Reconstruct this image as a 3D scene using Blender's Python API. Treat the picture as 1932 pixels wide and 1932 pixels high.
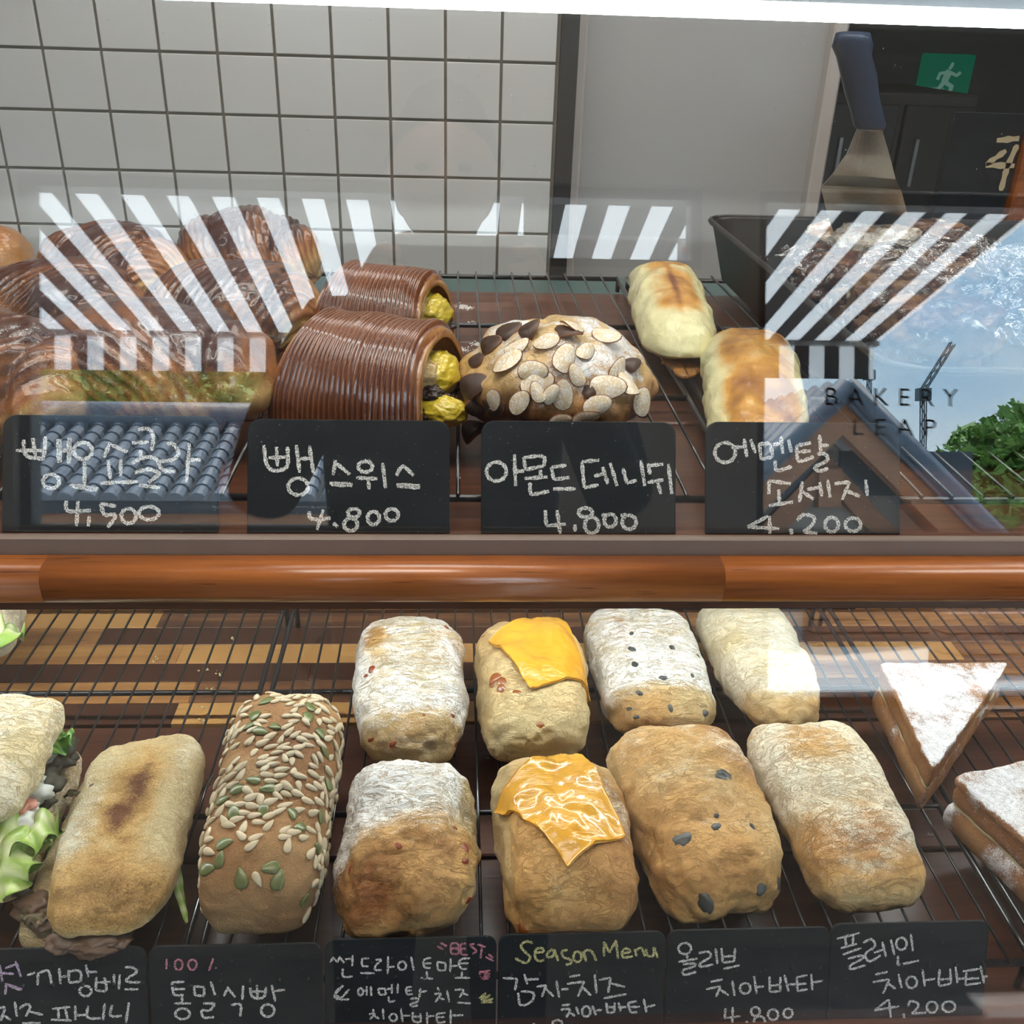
import bpy, bmesh, math, random
import numpy as np
from mathutils import Vector, Matrix
from mathutils.bvhtree import BVHTree
S = bpy.context.scene
COL = S.collection
for o in list(bpy.data.objects): bpy.data.objects.remove(o)
rad = math.radians
# ------------------------------------------------------------------ camera
CZ = 1.42                                   # lens height above the shop floor
YAW, PITCH, ROLL, FPX = rad(3.728), rad(27.28), rad(1.926), 1824.0
C0 = np.array([0., 0., CZ])
_f = np.array([math.sin(YAW)*math.cos(PITCH), math.cos(YAW)*math.cos(PITCH), -math.sin(PITCH)])
_r = np.array([math.cos(YAW), -math.sin(YAW), 0.]); _u = np.cross(_r, _f)
CR = math.cos(ROLL)*_r + math.sin(ROLL)*_u
CU = -math.sin(ROLL)*_r + math.cos(ROLL)*_u
CF = _f
cd = bpy.data.cameras.new('camera'); cam = bpy.data.objects.new('camera', cd); COL.objects.link(cam)
cam.matrix_world = Matrix(((CR[0], CU[0], -CF[0], 0), (CR[1], CU[1], -CF[1], 0), (CR[2], CU[2], -CF[2], CZ), (0, 0, 0, 1)))
cd.sensor_width = 36.0; cd.lens = 36.0*FPX/1932.0; cd.clip_start = 0.01; cd.clip_end = 400
S.camera = cam
# ------------------------------------------------------------------ render look
S.view_settings.view_transform = 'Standard'; S.view_settings.look = 'None'
S.view_settings.exposure = 0.10; S.view_settings.gamma = 1.0; S.view_settings.use_curve_mapping = False
S.cycles.use_denoising = True
S.cycles.max_bounces = 8; S.cycles.transparent_max_bounces = 24
S.cycles.glossy_bounces = 4; S.cycles.transmission_bounces = 6; S.cycles.diffuse_bounces = 4
S.cycles.caustics_reflective = False; S.cycles.caustics_refractive = False
S.cycles.sample_clamp_indirect = 6.0
# ------------------------------------------------------------------ world: bright summer sky with soft cloud
W = bpy.data.worlds.new('World'); S.world = W; W.use_nodes = True
wn, wl = W.node_tree.nodes, W.node_tree.links; wn.clear()
wo = wn.new('ShaderNodeOutputWorld'); wb = wn.new('ShaderNodeBackground'); wl.new(wb.outputs[0], wo.inputs[0])
tc = wn.new('ShaderNodeTexCoord'); mp = wn.new('ShaderNodeMapping'); mp.inputs['Scale'].default_value = (2.0, 2.0, 5.0)
nz = wn.new('ShaderNodeTexNoise'); nz.inputs['Scale'].default_value = 1.3; nz.inputs['Detail'].default_value = 6
cr = wn.new('ShaderNodeValToRGB'); cr.color_ramp.elements[0].position = .42; cr.color_ramp.elements[1].position = .68
cr.color_ramp.elements[0].color = (.33, .60, .86, 1); cr.color_ramp.elements[1].color = (.70, .86, .95, 1)
wl.new(tc.outputs['Generated'], mp.inputs[0]); wl.new(mp.outputs[0], nz.inputs['Vector']); wl.new(nz.outputs['Fac'], cr.inputs[0]); wl.new(cr.outputs[0], wb.inputs[0])
wb.inputs[1].default_value = 7.0
# sun, high over the street in front of the shop
sd = bpy.data.lights.new('sun', 'SUN'); sd.energy = 26.0; sd.angle = rad(.6); sd.color = (1, .96, .9)
so = bpy.data.objects.new('sun', sd); COL.objects.link(so); so.rotation_euler = Vector((-.25, .42, -1.0)).to_track_quat('-Z', 'Y').to_euler()
LED_STRENGTH = 22.0; LED2_STRENGTH = 42.0
def area(name, loc, sx, sy, target, energy, color=(1, 1, 1), portal=False):
    d = bpy.data.lights.new(name, 'AREA'); d.shape = 'RECTANGLE'; d.size = sx; d.size_y = sy; d.energy = energy; d.color = color
    o = bpy.data.objects.new(name, d); COL.objects.link(o); o.location = loc
    o.rotation_euler = (Vector(target)-Vector(loc)).to_track_quat('-Z', 'Z').to_euler()
    if portal: d.cycles.is_portal = True
    return o
# warm area lights just below the shop ceiling, without lamp bodies
area('ceiling_area_light', (-.3, .25, 2.53), 1.6, .5, (-.3, .25, 0), 22, (1, .93, .82))
area('ceiling_area_light', (.6, 1.6, 2.53), 1.6, .5, (.6, 1.6, 0), 13, (1, .96, .9))

# ------------------------------------------------------------------ geometry helpers
def ray(x, y):
    d = CF + (x-966)/FPX*CR - (y-966)/FPX*CU
    return d/np.linalg.norm(d)
def onz(x, y, z): d = ray(x, y); return C0 + d*((z-CZ)/d[2])
def ony(x, y, Y): d = ray(x, y); return C0 + d*(Y/d[1])
def depth(p): return float((np.asarray(p)-C0) @ CF)
TILT = rad(13); GN = np.array([0, -math.cos(TILT), math.sin(TILT)])
GU = np.array([0, .535, CZ-.32]); GL = np.array([0, .505, CZ-.33])
def rfl(x, y, Y=None, z=None, low=False):          # a point of the street or shop that the glass mirrors towards the lens
    d = ray(x, y); p0 = GL if low else GU
    h = C0 + d*(((p0-C0) @ GN)/(d @ GN)); e = d-2*(d @ GN)*GN
    return h+e*((Y-h[1])/e[1]) if Y is not None else h+e*((z-h[2])/e[2])
def empty(name, loc, label=None, cat=None, group=None, kind=None):
    o = bpy.data.objects.new(name, None); COL.objects.link(o); o.location = Vector(loc); o.empty_display_size = .02
    return tag(o, label, cat, group, kind)
def tag(o, label=None, cat=None, group=None, kind=None):
    if label: o['label'] = label
    if cat: o['category'] = cat
    if group: o['group'] = group
    if kind: o['kind'] = kind
    return o
def wloc(o):
    v = Vector((0, 0, 0))
    while o: v += o.location; o = o.parent
    return v
def mk(name, v, f, mat, parent=None, smooth=False, attrs=None, label=None):
    v = np.asarray(v, float)
    if parent is not None: v = v - np.array(wloc(parent))
    me = bpy.data.meshes.new(name)
    me.from_pydata(v.tolist(), [], [list(map(int, q)) for q in f] if not isinstance(f, np.ndarray) else f.tolist())
    if smooth: me.polygons.foreach_set('use_smooth', [True]*len(me.polygons))
    for k, a in (attrs or {}).items():
        at = me.attributes.new(k, 'FLOAT', 'POINT'); at.data.foreach_set('value', np.asarray(a, np.float32))
    me.materials.append(mat); me.update()
    o = bpy.data.objects.new(name, me); COL.objects.link(o)
    if parent is not None: o.parent = parent
    if label: o['label'] = label
    return o
def inst(name, me, mat4, parent=None, label=None):
    o = bpy.data.objects.new(name, me); COL.objects.link(o)
    if parent is not None:
        o.parent = parent; mat4 = Matrix.Translation(-wloc(parent)) @ mat4
    o.matrix_local = mat4
    if label: o['label'] = label
    return o
def bm_mk(name, bm, mat, parent=None, smooth=False, label=None):
    if parent is not None: bmesh.ops.translate(bm, verts=bm.verts, vec=-wloc(parent))
    me = bpy.data.meshes.new(name); bm.to_mesh(me); bm.free()
    if smooth: me.polygons.foreach_set('use_smooth', [True]*len(me.polygons))
    me.materials.append(mat); o = bpy.data.objects.new(name, me); COL.objects.link(o)
    if parent is not None: o.parent = parent
    if label: o['label'] = label
    return o
def bx(bm, a, b, bev=0, M=None, seg=1):
    c = (np.array(a)+np.array(b))/2; s = np.abs(np.array(b)-np.array(a))
    r = bmesh.ops.create_cube(bm, size=1.0)['verts']
    bmesh.ops.scale(bm, verts=r, vec=s); bmesh.ops.translate(bm, verts=r, vec=c)
    if bev > 0:
        es = list({e for v in r for e in v.link_edges})
        g = bmesh.ops.bevel(bm, geom=es, offset=bev, segments=seg, affect='EDGES', profile=.6); r = g['verts']
    if M is not None: bmesh.ops.transform(bm, matrix=M, verts=[v for v in r if v.is_valid])
    return r
def box(name, a, b, mat, parent=None, bev=0, M=None, seg=1, label=None, kind=None):
    bm = bmesh.new(); bx(bm, a, b, bev, None, seg)
    if M is not None: bmesh.ops.transform(bm, matrix=M, verts=bm.verts)
    o = bm_mk(name, bm, mat, parent, label=label)
    if kind: o['kind'] = kind
    return o
def tube_vf(pts, r, n=8, cap=True):
    pts = [np.asarray(p, float) for p in pts]; V = []; Fc = []; m = len(pts)
    rs = r if hasattr(r, '__len__') else [r]*m
    up = np.array([0, 0, 1.]); prev = None
    for i, p in enumerate(pts):
        t = pts[min(i+1, m-1)]-pts[max(i-1, 0)]; t = t/(np.linalg.norm(t)+1e-12)
        a = np.cross(t, up if abs(t[2]) < .9 else np.array([1., 0, 0])) if prev is None else prev-t*(prev @ t)
        a = a/(np.linalg.norm(a)+1e-12); prev = a; b = np.cross(t, a)
        for k in range(n):
            q = 2*math.pi*k/n; V.append(p+rs[i]*(math.cos(q)*a+math.sin(q)*b))
    for i in range(m-1):
        for k in range(n):
            Fc.append((i*n+k, i*n+(k+1) % n, (i+1)*n+(k+1) % n, (i+1)*n+k))
    if cap: Fc.append(tuple(range(n-1, -1, -1))); Fc.append(tuple((m-1)*n+k for k in range(n)))
    return V, Fc
def tube(name, pts, r, mat, parent=None, n=8, label=None):
    V, Fc = tube_vf(pts, r, n); return mk(name, V, Fc, mat, parent, True, label=label)
def join_vf(lst):
    V = []; Fc = []
    for v, f in lst:
        k = len(V); V += [tuple(p) for p in v]; Fc += [tuple(i+k for i in q) for q in f]
    return V, Fc
# value noise (numpy)
def _h(i, j, k, s):
    n = (i*374761393 + j*668265263 + k*2147483647 + s*974634777) & 0xffffffff
    n = ((n ^ (n >> 13))*1274126177) & 0xffffffff
    return ((n ^ (n >> 16)) & 0xffffff)/float(0xffffff)*2-1
def vn(p, s=0):
    p = np.asarray(p, float); i = np.floor(p).astype(np.int64); f = p-i; f = f*f*f*(f*(f*6-15)+10); r = 0
    for a in (0, 1):
        wa = f[:, 0] if a else 1-f[:, 0]
        for b in (0, 1):
            wb_ = f[:, 1] if b else 1-f[:, 1]
            for c in (0, 1):
                wc = f[:, 2] if c else 1-f[:, 2]
                r = r + wa*wb_*wc*_h(i[:, 0]+a, i[:, 1]+b, i[:, 2]+c, s)
    return r
def fbm(p, s=0, o=4):
    r = 0; a = 1.
    p = np.asarray(p, float)
    for k in range(o): r = r + a*vn(p*(2**k)+k*17.3, s+k); a *= .5
    return r
def sm(a, b, x): t = np.clip((x-a)/(b-a), 0, 1); return t*t*(3-2*t)
_cs = {}
def cubesphere(n):
    if n in _cs: return _cs[n]
    g = np.linspace(-1, 1, n+1); g = np.tan(g*math.pi/4)
    P = []; Q = []
    for ax in range(3):
        for sg in (-1, 1):
            A, B = np.meshgrid(g, g, indexing='ij'); p = np.zeros((n+1, n+1, 3)); p[..., ax] = sg; p[..., (ax+1) % 3] = A; p[..., (ax+2) % 3] = B
            k = len(P)*(n+1)**2; idx = np.arange((n+1)**2).reshape(n+1, n+1)+k
            q = np.stack([idx[:-1, :-1], idx[1:, :-1], idx[1:, 1:], idx[:-1, 1:]], -1).reshape(-1, 4)
            if sg < 0: q = q[:, ::-1]
            P.append(p.reshape(-1, 3)); Q.append(q)
    P = np.concatenate(P); Q = np.concatenate(Q)
    key = np.round(P*1e5).astype(np.int64); u, ix, inv = np.unique(key, axis=0, return_index=True, return_inverse=True)
    P = P[ix]; Q = inv.reshape(-1)[Q]; P = P/np.linalg.norm(P, axis=1)[:, None]
    _cs[n] = (P, Q); return P, Q
def vnormals(P, Q):
    n = np.cross(P[Q[:, 2]]-P[Q[:, 0]], P[Q[:, 3]]-P[Q[:, 1]]); N = np.zeros_like(P)
    for k in range(4): np.add.at(N, Q[:, k], n)
    return N/(np.linalg.norm(N, axis=1)[:, None]+1e-12)
def bvh_of(o):
    me = o.data; M = Matrix.Translation(wloc(o))
    return BVHTree.FromPolygons([M @ v.co for v in me.vertices], [p.vertices[:] for p in me.polygons])
def cast(bvh, x, y):
    d = Vector(ray(x, y)); h = bvh.ray_cast(Vector(C0), d); return h[0], h[1]
def basis(n, ang, scale=(1, 1, 1), loc=(0, 0, 0)):
    n = Vector(n).normalized(); t = Vector((1, 0, 0)) if abs(n.x) < .9 else Vector((0, 1, 0))
    a = (t-n*t.dot(n)).normalized(); b = n.cross(a)
    a2 = a*math.cos(ang)+b*math.sin(ang); b2 = n.cross(a2)
    M = Matrix((a2, b2, n)).transposed().to_4x4()
    return Matrix.Translation(Vector(loc)) @ M @ Matrix.Diagonal((*scale, 1))

# ------------------------------------------------------------------ material helpers
class NT:
    def __init__(s, name):
        s.m = bpy.data.materials.new(name); s.m.use_nodes = True; s.t = s.m.node_tree; s.t.nodes.clear()
        s.out = s.t.nodes.new('ShaderNodeOutputMaterial')
    def n(s, typ, ins=None, **kw):
        x = s.t.nodes.new('ShaderNode'+typ)
        for k, v in kw.items(): setattr(x, k, v)
        for k, v in (ins or {}).items():
            i = x.inputs[k]
            if isinstance(v, bpy.types.NodeSocket): s.t.links.new(v, i)
            else: i.default_value = v
        return x
    def math(s, op, a, b=0.0, clamp=False):
        x = s.n('Math', {0: a, 1: b}, operation=op); x.use_clamp = clamp; return x.outputs[0]
    def mix(s, fac, a, b):
        x = s.t.nodes.new('ShaderNodeMix'); x.data_type = 'RGBA'
        for k, v in ((0, fac), (6, a), (7, b)):
            if isinstance(v, bpy.types.NodeSocket): s.t.links.new(v, x.inputs[k])
            else: x.inputs[k].default_value = v if k == 0 else (*v[:3], 1)
        return x.outputs[2]
    def ramp(s, fac, els, interp='LINEAR'):
        x = s.n('ValToRGB', {0: fac}); r = x.color_ramp; r.interpolation = interp
        while len(r.elements) < len(els): r.elements.new(1)
        for e, (p, c) in zip(r.elements, els): e.position = p; e.color = (*c, 1) if len(c) == 3 else c
        return x.outputs[0]
    def obj(s, scale=(1, 1, 1), rot=(0, 0, 0)):
        c = s.n('TexCoord').outputs['Object']; return s.n('Mapping', {0: c, 'Scale': scale, 'Rotation': rot}).outputs[0]
    def noise(s, vec, sc, det=3, rough=.5, dist=0.0): return s.n('TexNoise', {'Vector': vec, 'Scale': sc, 'Detail': det, 'Roughness': rough, 'Distortion': dist}).outputs['Fac']
    def attr(s, name): return s.n('Attribute', attribute_name=name).outputs['Fac']
    def step(s, a, b, x): return s.n('MapRange', {0: x, 1: a, 2: b, 3: 0.0, 4: 1.0}, interpolation_type='SMOOTHSTEP').outputs[0]
    def bump(s, h, st, dist=.001, nrm=None):
        i = {'Height': h, 'Strength': st, 'Distance': dist}
        if nrm is not None: i['Normal'] = nrm
        return s.n('Bump', i).outputs[0]
    def fin(s, col, rough=.5, nrm=None, metal=0.0, **kw):
        i = {'Base Color': col if isinstance(col, bpy.types.NodeSocket) else (*col[:3], 1), 'Roughness': rough, 'Metallic': metal}
        if nrm is not None: i['Normal'] = nrm
        i.update(kw); b = s.n('BsdfPrincipled', i); s.t.links.new(b.outputs[0], s.out.inputs[0]); s.b = b; return s.m
def simple(name, col, rough=.5, metal=0.0, var=.12, sc=30, **kw):
    t = NT(name); v = t.noise(t.obj(), sc, 3); c = t.mix(v, [max(0, k*(1-var)) for k in col], [min(1, k*(1+var)) for k in col])
    return t.fin(c, rough, metal=metal, **kw)
def glass_mat(name, f0=.045, tint=(1, 1, 1), bump=0, smudge=False):
    t = NT(name); lw = t.n('LayerWeight', {'Blend': .5}).outputs['Facing']
    f = t.math('ADD', t.math('MULTIPLY', t.math('POWER', lw, 5.0), 1-f0), f0)
    gi = {'Color': (1, 1, 1, 1), 'Roughness': .0}
    if bump:
        h = t.noise(t.obj(), 45, 3, .55, 1.2); h2 = t.n('TexVoronoi', {'Vector': t.obj(), 'Scale': 28.0}, feature='DISTANCE_TO_EDGE').outputs[0]
        gi['Normal'] = t.bump(t.math('ADD', h, t.math('MULTIPLY', h2, -1.5)), bump, .01); gi['Roughness'] = .08
    g = t.n('BsdfAnisotropic' if False else 'BsdfGlossy', gi); tr = t.n('BsdfTransparent', {'Color': (*tint, 1)})
    mx = t.n('MixShader', {0: f, 1: tr.outputs[0], 2: g.outputs[0]})
    last = mx.outputs[0]
    if smudge:                                   # faint wiping streaks and dust on the pane
        s1 = t.noise(t.obj((3, 60, 60)), 4, 4, .6); m = t.step(.5, .95, s1); dv = t.noise(t.obj(), 380, 1); d2 = t.step(.79, .82, dv)
        fac = t.math('ADD', t.math('MULTIPLY', m, .015), t.math('MULTIPLY', d2, .25))
        df = t.n('BsdfDiffuse', {'Color': (.8, .85, .9, 1)})
        last = t.n('MixShader', {0: fac, 1: last, 2: df.outputs[0]}).outputs[0]
    t.t.links.new(last, t.out.inputs[0]); return t.m
def wood(name, cols, grain=1.0, rough=.35, axis='x', rnd=0.0, coat=0.0, bands=60):
    t = NT(name); sc = (3, bands, bands) if axis == 'x' else ((bands, 3, bands) if axis == 'y' else (bands, bands, 3))
    v = t.obj(sc); oi = t.n('ObjectInfo').outputs['Random']
    v = t.n('VectorMath', {0: v, 1: t.n('CombineXYZ', {0: t.math('MULTIPLY', oi, 40), 1: oi, 2: 0.0}).outputs[0]}, operation='ADD').outputs[0]
    a = t.noise(v, 1.0, 5, .6, .6); b = t.noise(v, 5.0, 3, .7)
    g = t.math('ADD', t.math('MULTIPLY', a, .7), t.math('MULTIPLY', b, .3))
    if rnd: g = t.math('ADD', g, t.math('MULTIPLY', t.math('SUBTRACT', oi, .5), rnd))
    n_ = len(cols); c = t.ramp(g, [(.25+.5*i/(n_-1), k) for i, k in enumerate(cols)])
    pores = t.step(.66, .74, t.noise(t.obj((sc[0]*5, sc[1]*4, sc[2]*4)), 1.3, 2))
    c = t.mix(t.math('MULTIPLY', pores, .55*grain), c, [k*.25 for k in cols[0]])
    return t.fin(c, rough, t.bump(t.math('SUBTRACT', g, pores), .25*grain, .0006), **{'Coat Weight': coat, 'Coat Roughness': .15})
def dough(name, c0, c1, c2, flourc=(.84, .80, .70), rough=.6, wr=1.0, wscale=(1, 1, 1), spec=.3, coat=0.0, grit=1.0, wbump=1.0):
    """baked crust: attributes brown / flour steer colour, fine noise and wrinkles break them up"""
    t = NT(name); v = t.obj(wscale)
    n1 = t.noise(t.obj(), 70, 4, .6); n2 = t.noise(t.obj(), 700, 3, .6)
    br = t.math('ADD', t.attr('brown'), t.math('ADD', t.math('MULTIPLY', t.math('SUBTRACT', n1, .5), .35), t.math('MULTIPLY', t.math('SUBTRACT', n2, .5), .25*grit)))
    base = t.ramp(br, [(0, c0), (.5, c1), (1, c2)])
    w = t.noise(v, 55, 5, .62, 1.6); wr1 = t.math('ABSOLUTE', t.math('SUBTRACT', w, .5)); crack = t.step(.0, .035, wr1)      # thin wrinkle lines
    w2 = t.noise(v, 150, 4, .6, .8); crack2 = t.step(.0, .03, t.math('ABSOLUTE', t.math('SUBTRACT', w2, .5)))
    fl = t.math('ADD', t.attr('flour'), t.math('ADD', t.math('MULTIPLY', t.math('SUBTRACT', t.noise(t.obj(), 1100, 2, .7), .5), 1.1), t.math('MULTIPLY', t.math('SUBTRACT', t.noise(v, 130, 4), .5), .8)))
    fl = t.step(.32, .72, fl)
    fl = t.math('MULTIPLY', fl, t.math('ADD', t.math('MULTIPLY', t.math('MULTIPLY', crack, crack2), .62*min(1, wr)), 1-.62*min(1, wr)))
    base = t.mix(t.math('MULTIPLY', t.math('MULTIPLY', crack, crack2), 1.0), t.mix(.13*min(1, wr), base, (c2[0]*.8, c2[1]*.8, c2[2]*.8)), base)
    col = t.mix(fl, base, flourc)
    h = t.math('ADD', t.math('MULTIPLY', crack, .9*wr), t.math('ADD', t.math('MULTIPLY', crack2, .35*wr), t.math('ADD', t.math('MULTIPLY', n2, .55*grit), t.math('MULTIPLY', w, 1.2*wr))))
    return t.fin(col, rough, t.bump(h, min(1, .85*wbump), .0012), **{'Specular IOR Level': spec, 'Coat Weight': coat, 'Coat Roughness': .12})

M = {}
M['glass'] = glass_mat('case_glass', .05, smudge=True)
M['window_glass'] = glass_mat('window_glass', .04)
M['film'] = glass_mat('cling_film', .10, (.93, .94, .95), bump=.9)
M['tile'] = simple('glazed_tile', (.67, .67, .66), .22, var=.03, sc=3)
M['grout'] = simple('grout', (.27, .245, .21), .9)
M['paint'] = simple('wall_paint', (.42, .40, .37), .8, var=.04)
M['ceiling'] = simple('ceiling_paint', (.55, .54, .52), .8, var=.03)
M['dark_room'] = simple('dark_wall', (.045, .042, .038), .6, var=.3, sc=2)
M['floor'] = simple('stone_floor', (.30, .30, .30), .35, var=.5, sc=9)
M['steel_panel'] = simple('grey_panel', (.44, .435, .425), .38, var=.05, sc=4)
M['frame_light'] = simple('light_frame', (.56, .52, .49), .4, var=.04)
M['frame_dark'] = simple('dark_frame', (.035, .032, .03), .4)
M['teal'] = simple('teal_counter', (.06, .12, .115), .3)
M['rail_wood'] = wood('bullnose_wood', [(.16, .045, .012), (.38, .12, .028), (.56, .20, .05)], 1.0, .28, coat=.5, rnd=.28)
M['slat_wood'] = wood('walnut_slat', [(.035, .014, .009), (.095, .036, .02), (.17, .07, .036)], .7, .33, rnd=.15, bands=45)
M['block_wood'] = wood('butcher_block', [(.075, .028, .014), (.20, .085, .035), (.42, .20, .065), (.58, .31, .10)], .6, .38, rnd=1.0, bands=35)
M['bronze'] = simple('bronze_channel', (.20, .15, .125), .45, 0.0)
M['wire'] = simple('black_wire', (.022, .023, .026), .28, 0.3, **{'Coat Weight': .5})
t = NT('led_diffuser'); e = t.n('Emission', {'Color': (.90, 1.0, .97, 1), 'Strength': LED_STRENGTH}); t.t.links.new(e.outputs[0], t.out.inputs[0]); M['led'] = t.m
t = NT('led_diffuser_lower'); e = t.n('Emission', {'Color': (.93, 1.0, .98, 1), 'Strength': LED2_STRENGTH}); t.t.links.new(e.outputs[0], t.out.inputs[0]); M['led2'] = t.m
M['alu'] = simple('aluminium', (.30, .31, .32), .35, .6)
t = NT('blackboard'); v = t.noise(t.obj(), 25, 4); sp = t.step(.74, .78, t.noise(t.obj(), 420, 1)); c = t.mix(v, (.006, .008, .010), (.016, .019, .022)); c = t.mix(t.math('MULTIPLY', sp, .3), c, (.3, .3, .3)); M['board'] = t.fin(c, .62, **{'Specular IOR Level': .25})
def chalk(name, col):
    t = NT(name); a = t.step(.38, .56, t.noise(t.obj(), 1500, 2, .8)); b = t.n('BsdfDiffuse', {'Color': (*col, 1)}); tr = t.n('BsdfTransparent')
    m = t.n('MixShader', {0: a, 1: tr.outputs[0], 2: b.outputs[0]}); t.t.links.new(m.outputs[0], t.out.inputs[0]); return t.m
M['chalk'] = chalk('white_chalk', (.85, .84, .80)); M['chalk_pink'] = chalk('pink_chalk', (.75, .30, .38)); M['chalk_lilac'] = chalk('lilac_chalk', (.72, .55, .72)); M['chalk_yellow'] = chalk('yellow_chalk', (.72, .68, .32))
# ================================================================== ROOM
DK = CZ-.30            # upper deck top
RK = CZ-.28            # upper rack wire top
LD = CZ-.65            # lower deck top
LR = CZ-.61            # lower rack wire top
YB = 1.906; T0 = -.722; TZ = CZ-.078
box('floor', (-2.6, -1.42, -.1), (2.8, 3.6, 0), M['floor'], kind='structure')
box('ceiling', (-2.6, -1.42, 2.6), (2.8, 3.6, 2.7), M['ceiling'], kind='structure')
box('wall_left', (-2.7, -1.42, 0), (-2.6, 3.6, 2.6), M['paint'], kind='structure')
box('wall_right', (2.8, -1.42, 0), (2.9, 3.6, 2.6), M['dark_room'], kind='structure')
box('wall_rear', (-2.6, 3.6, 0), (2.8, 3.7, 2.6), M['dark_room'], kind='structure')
xe = float(ony(1047, 300, YB)[0])
wt = box('wall_back', (-2.6, YB+.004, 0), (xe, YB+.10, 2.6), M['grout'], kind='structure')
# glazed square tiles: one mesh shared by all whole tiles
bm = bmesh.new(); bx(bm, (-.0476, -.004, -.0476), (.0476, .004, .0476), .0015, None, 2)
tme = bpy.data.meshes.new('tile'); bm.to_mesh(tme); bm.free(); tme.materials.append(M['tile'])
random.seed(3)
for k in range(-6, 10):
    for j in range(-3, 6):
        cx_, cz_ = T0+.1*k+.05, TZ-.1*j-.05+.0
        if cx_+.05 > xe+.03: continue
        if cx_+.05 > xe:
            box('tile', (cx_-.0476, YB-.004, cz_-.0476), (xe-.002, YB+.004, cz_+.0476), M['tile'], wt); continue
        inst('tile', tme, Matrix.Translation((cx_, YB+random.uniform(-.0006, .0006), cz_)) @ Matrix.Rotation(random.uniform(-.003, .003), 4, 'Z') @ Matrix.Rotation(random.uniform(-.003, .003), 4, 'X'), wt)
# grey sliding door beside the tiles, with dark reveal and pale frame posts
xa, xb, xc, xd = [float(ony(x, 300, 2.0)[0]) for x in (1047, 1066, 1530, 1556)]
box('trim_1', (xe, YB-.01, 0), (xe+.032, YB+.3, 2.6), M['frame_dark'], kind='structure')
dr = box('door_1', (xe+.05, 2.02, 0), (xc+.01, 2.05, 2.3), M['steel_panel'], kind='structure')
box('door_frame', (xe+.032, 1.985, 0), (xe+.058, 2.06, 2.3), M['frame_light'], dr, .004)
box('door_frame', (xc, 1.985, 0), (xd, 2.06, 2.3), M['frame_light'], dr, .004)
box('door_frame', (xe+.032, 1.985, 2.3), (xd, 2.06, 2.36), M['frame_light'], dr, .004)
# wall with windows behind the photographer
WY = -1.3
A0, A1 = float(rfl(25, 600, WY)[0]), float(rfl(1012, 600, WY)[0])
C1 = float(rfl(1330, 420, WY)[0]); B0 = float(rfl(1430, 700, WY)[0]); B1 = 2.3
ZT = float(rfl(900, 341, WY)[2]); ZA = float(rfl(300, 1012, WY)[2]); ZC_ = float(rfl(1180, 505, WY)[2]); ZB = float(rfl(1650, 1305, WY, low=True)[2])
ZB = max(.3, ZB-.045)
def wallpiece(n, a, b): return box(n, (a[0], WY-.12, a[1]), (b[0], WY, b[1]), M['paint'], wf)
wf = box('wall_front', (-2.6, WY-.12, ZT), (2.8, WY, 2.6), M['paint'], kind='structure')
wallpiece('wall_panel', (-2.6, 0), (A0, ZT)); wallpiece('wall_panel', (A0, 0), (A1, ZA)); wallpiece('wall_panel', (A1, 0), (C1, ZC_))
wallpiece('wall_panel', (C1, 0), (B0, ZT)); wallpiece('wall_panel', (B0, 0), (B1, ZB)); wallpiece('wall_panel', (B1, 0), (2.8, ZT))
def window(name, x0, x1, z0, z1, portal=True):
    f_ = [join_vf([])]
    bm = bmesh.new(); w = .028
    for a, b in (((x0, z0), (x0+w, z1)), ((x1-w, z0), (x1, z1)), ((x0+w, z1-w), (x1-w, z1)), ((x0+w, z0), (x1-w, z0+w))):
        bx(bm, (a[0], WY-.09, a[1]), (b[0], WY-.03, b[1]))
    o = bm_mk(name, bm, M['frame_dark']); o['kind'] = 'structure'
    p = box('pane', (x0+w, WY-.064, z0+w), (x1-w, WY-.058, z1-w), M['window_glass'], o)
    area('window_portal', ((x0+x1)/2, WY+.01, (z0+z1)/2), x1-x0, z1-z0, ((x0+x1)/2, WY+1, (z0+z1)/2), 1, portal=True)
    return o
window('window_1', A0, A1, ZA, ZT); w3 = window('window_3', A1+.004, C1, ZC_, ZT); w2 = window('window_2', B0, B1, ZB, ZT)
# shop lettering on the right-hand pane, readable from the street
def lettering(txt, px, py, hpx, wpx):
    c = bpy.data.curves.new('txt', 'FONT'); c.body = txt; c.extrude = .0004; c.space_character = 1.65; c.align_x = 'CENTER'
    o = bpy.data.objects.new('tmp', c); COL.objects.link(o); bpy.context.view_layer.update()
    me = bpy.data.meshes.new_from_object(o.evaluated_get(bpy.context.evaluated_depsgraph_get())); bpy.data.objects.remove(o)
    co = np.array([v.co[:] for v in me.vertices]); mn, mx = co.min(0), co.max(0)
    p = rfl(px, py, WY-.066); pl = rfl(px-wpx/2, py, WY-.066); pr = rfl(px+wpx/2, py, WY-.066); sx = (pr[0]-pl[0])/(mx[0]-mn[0])
    zt, zb = rfl(px, py-hpx/2, WY-.066)[2], rfl(px, py+hpx/2, WY-.066)[2]; sz = (zt-zb)/(mx[1]-mn[1])
    co = (co-(mn+mx)/2)
    v = np.stack([p[0]+co[:, 0]*sx, np.full(len(co), WY-.066)-np.abs(co[:, 2]), p[2]+co[:, 1]*sz], 1)
    o = mk('lettering', v, [q.vertices[:] for q in me.polygons], M['frame_dark'], w2, label='dark shop lettering on the window pane')
lettering('BAKERY', 1683, 749, 33, 250); lettering('LEAP', 1688, 806, 31, 156)

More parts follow.
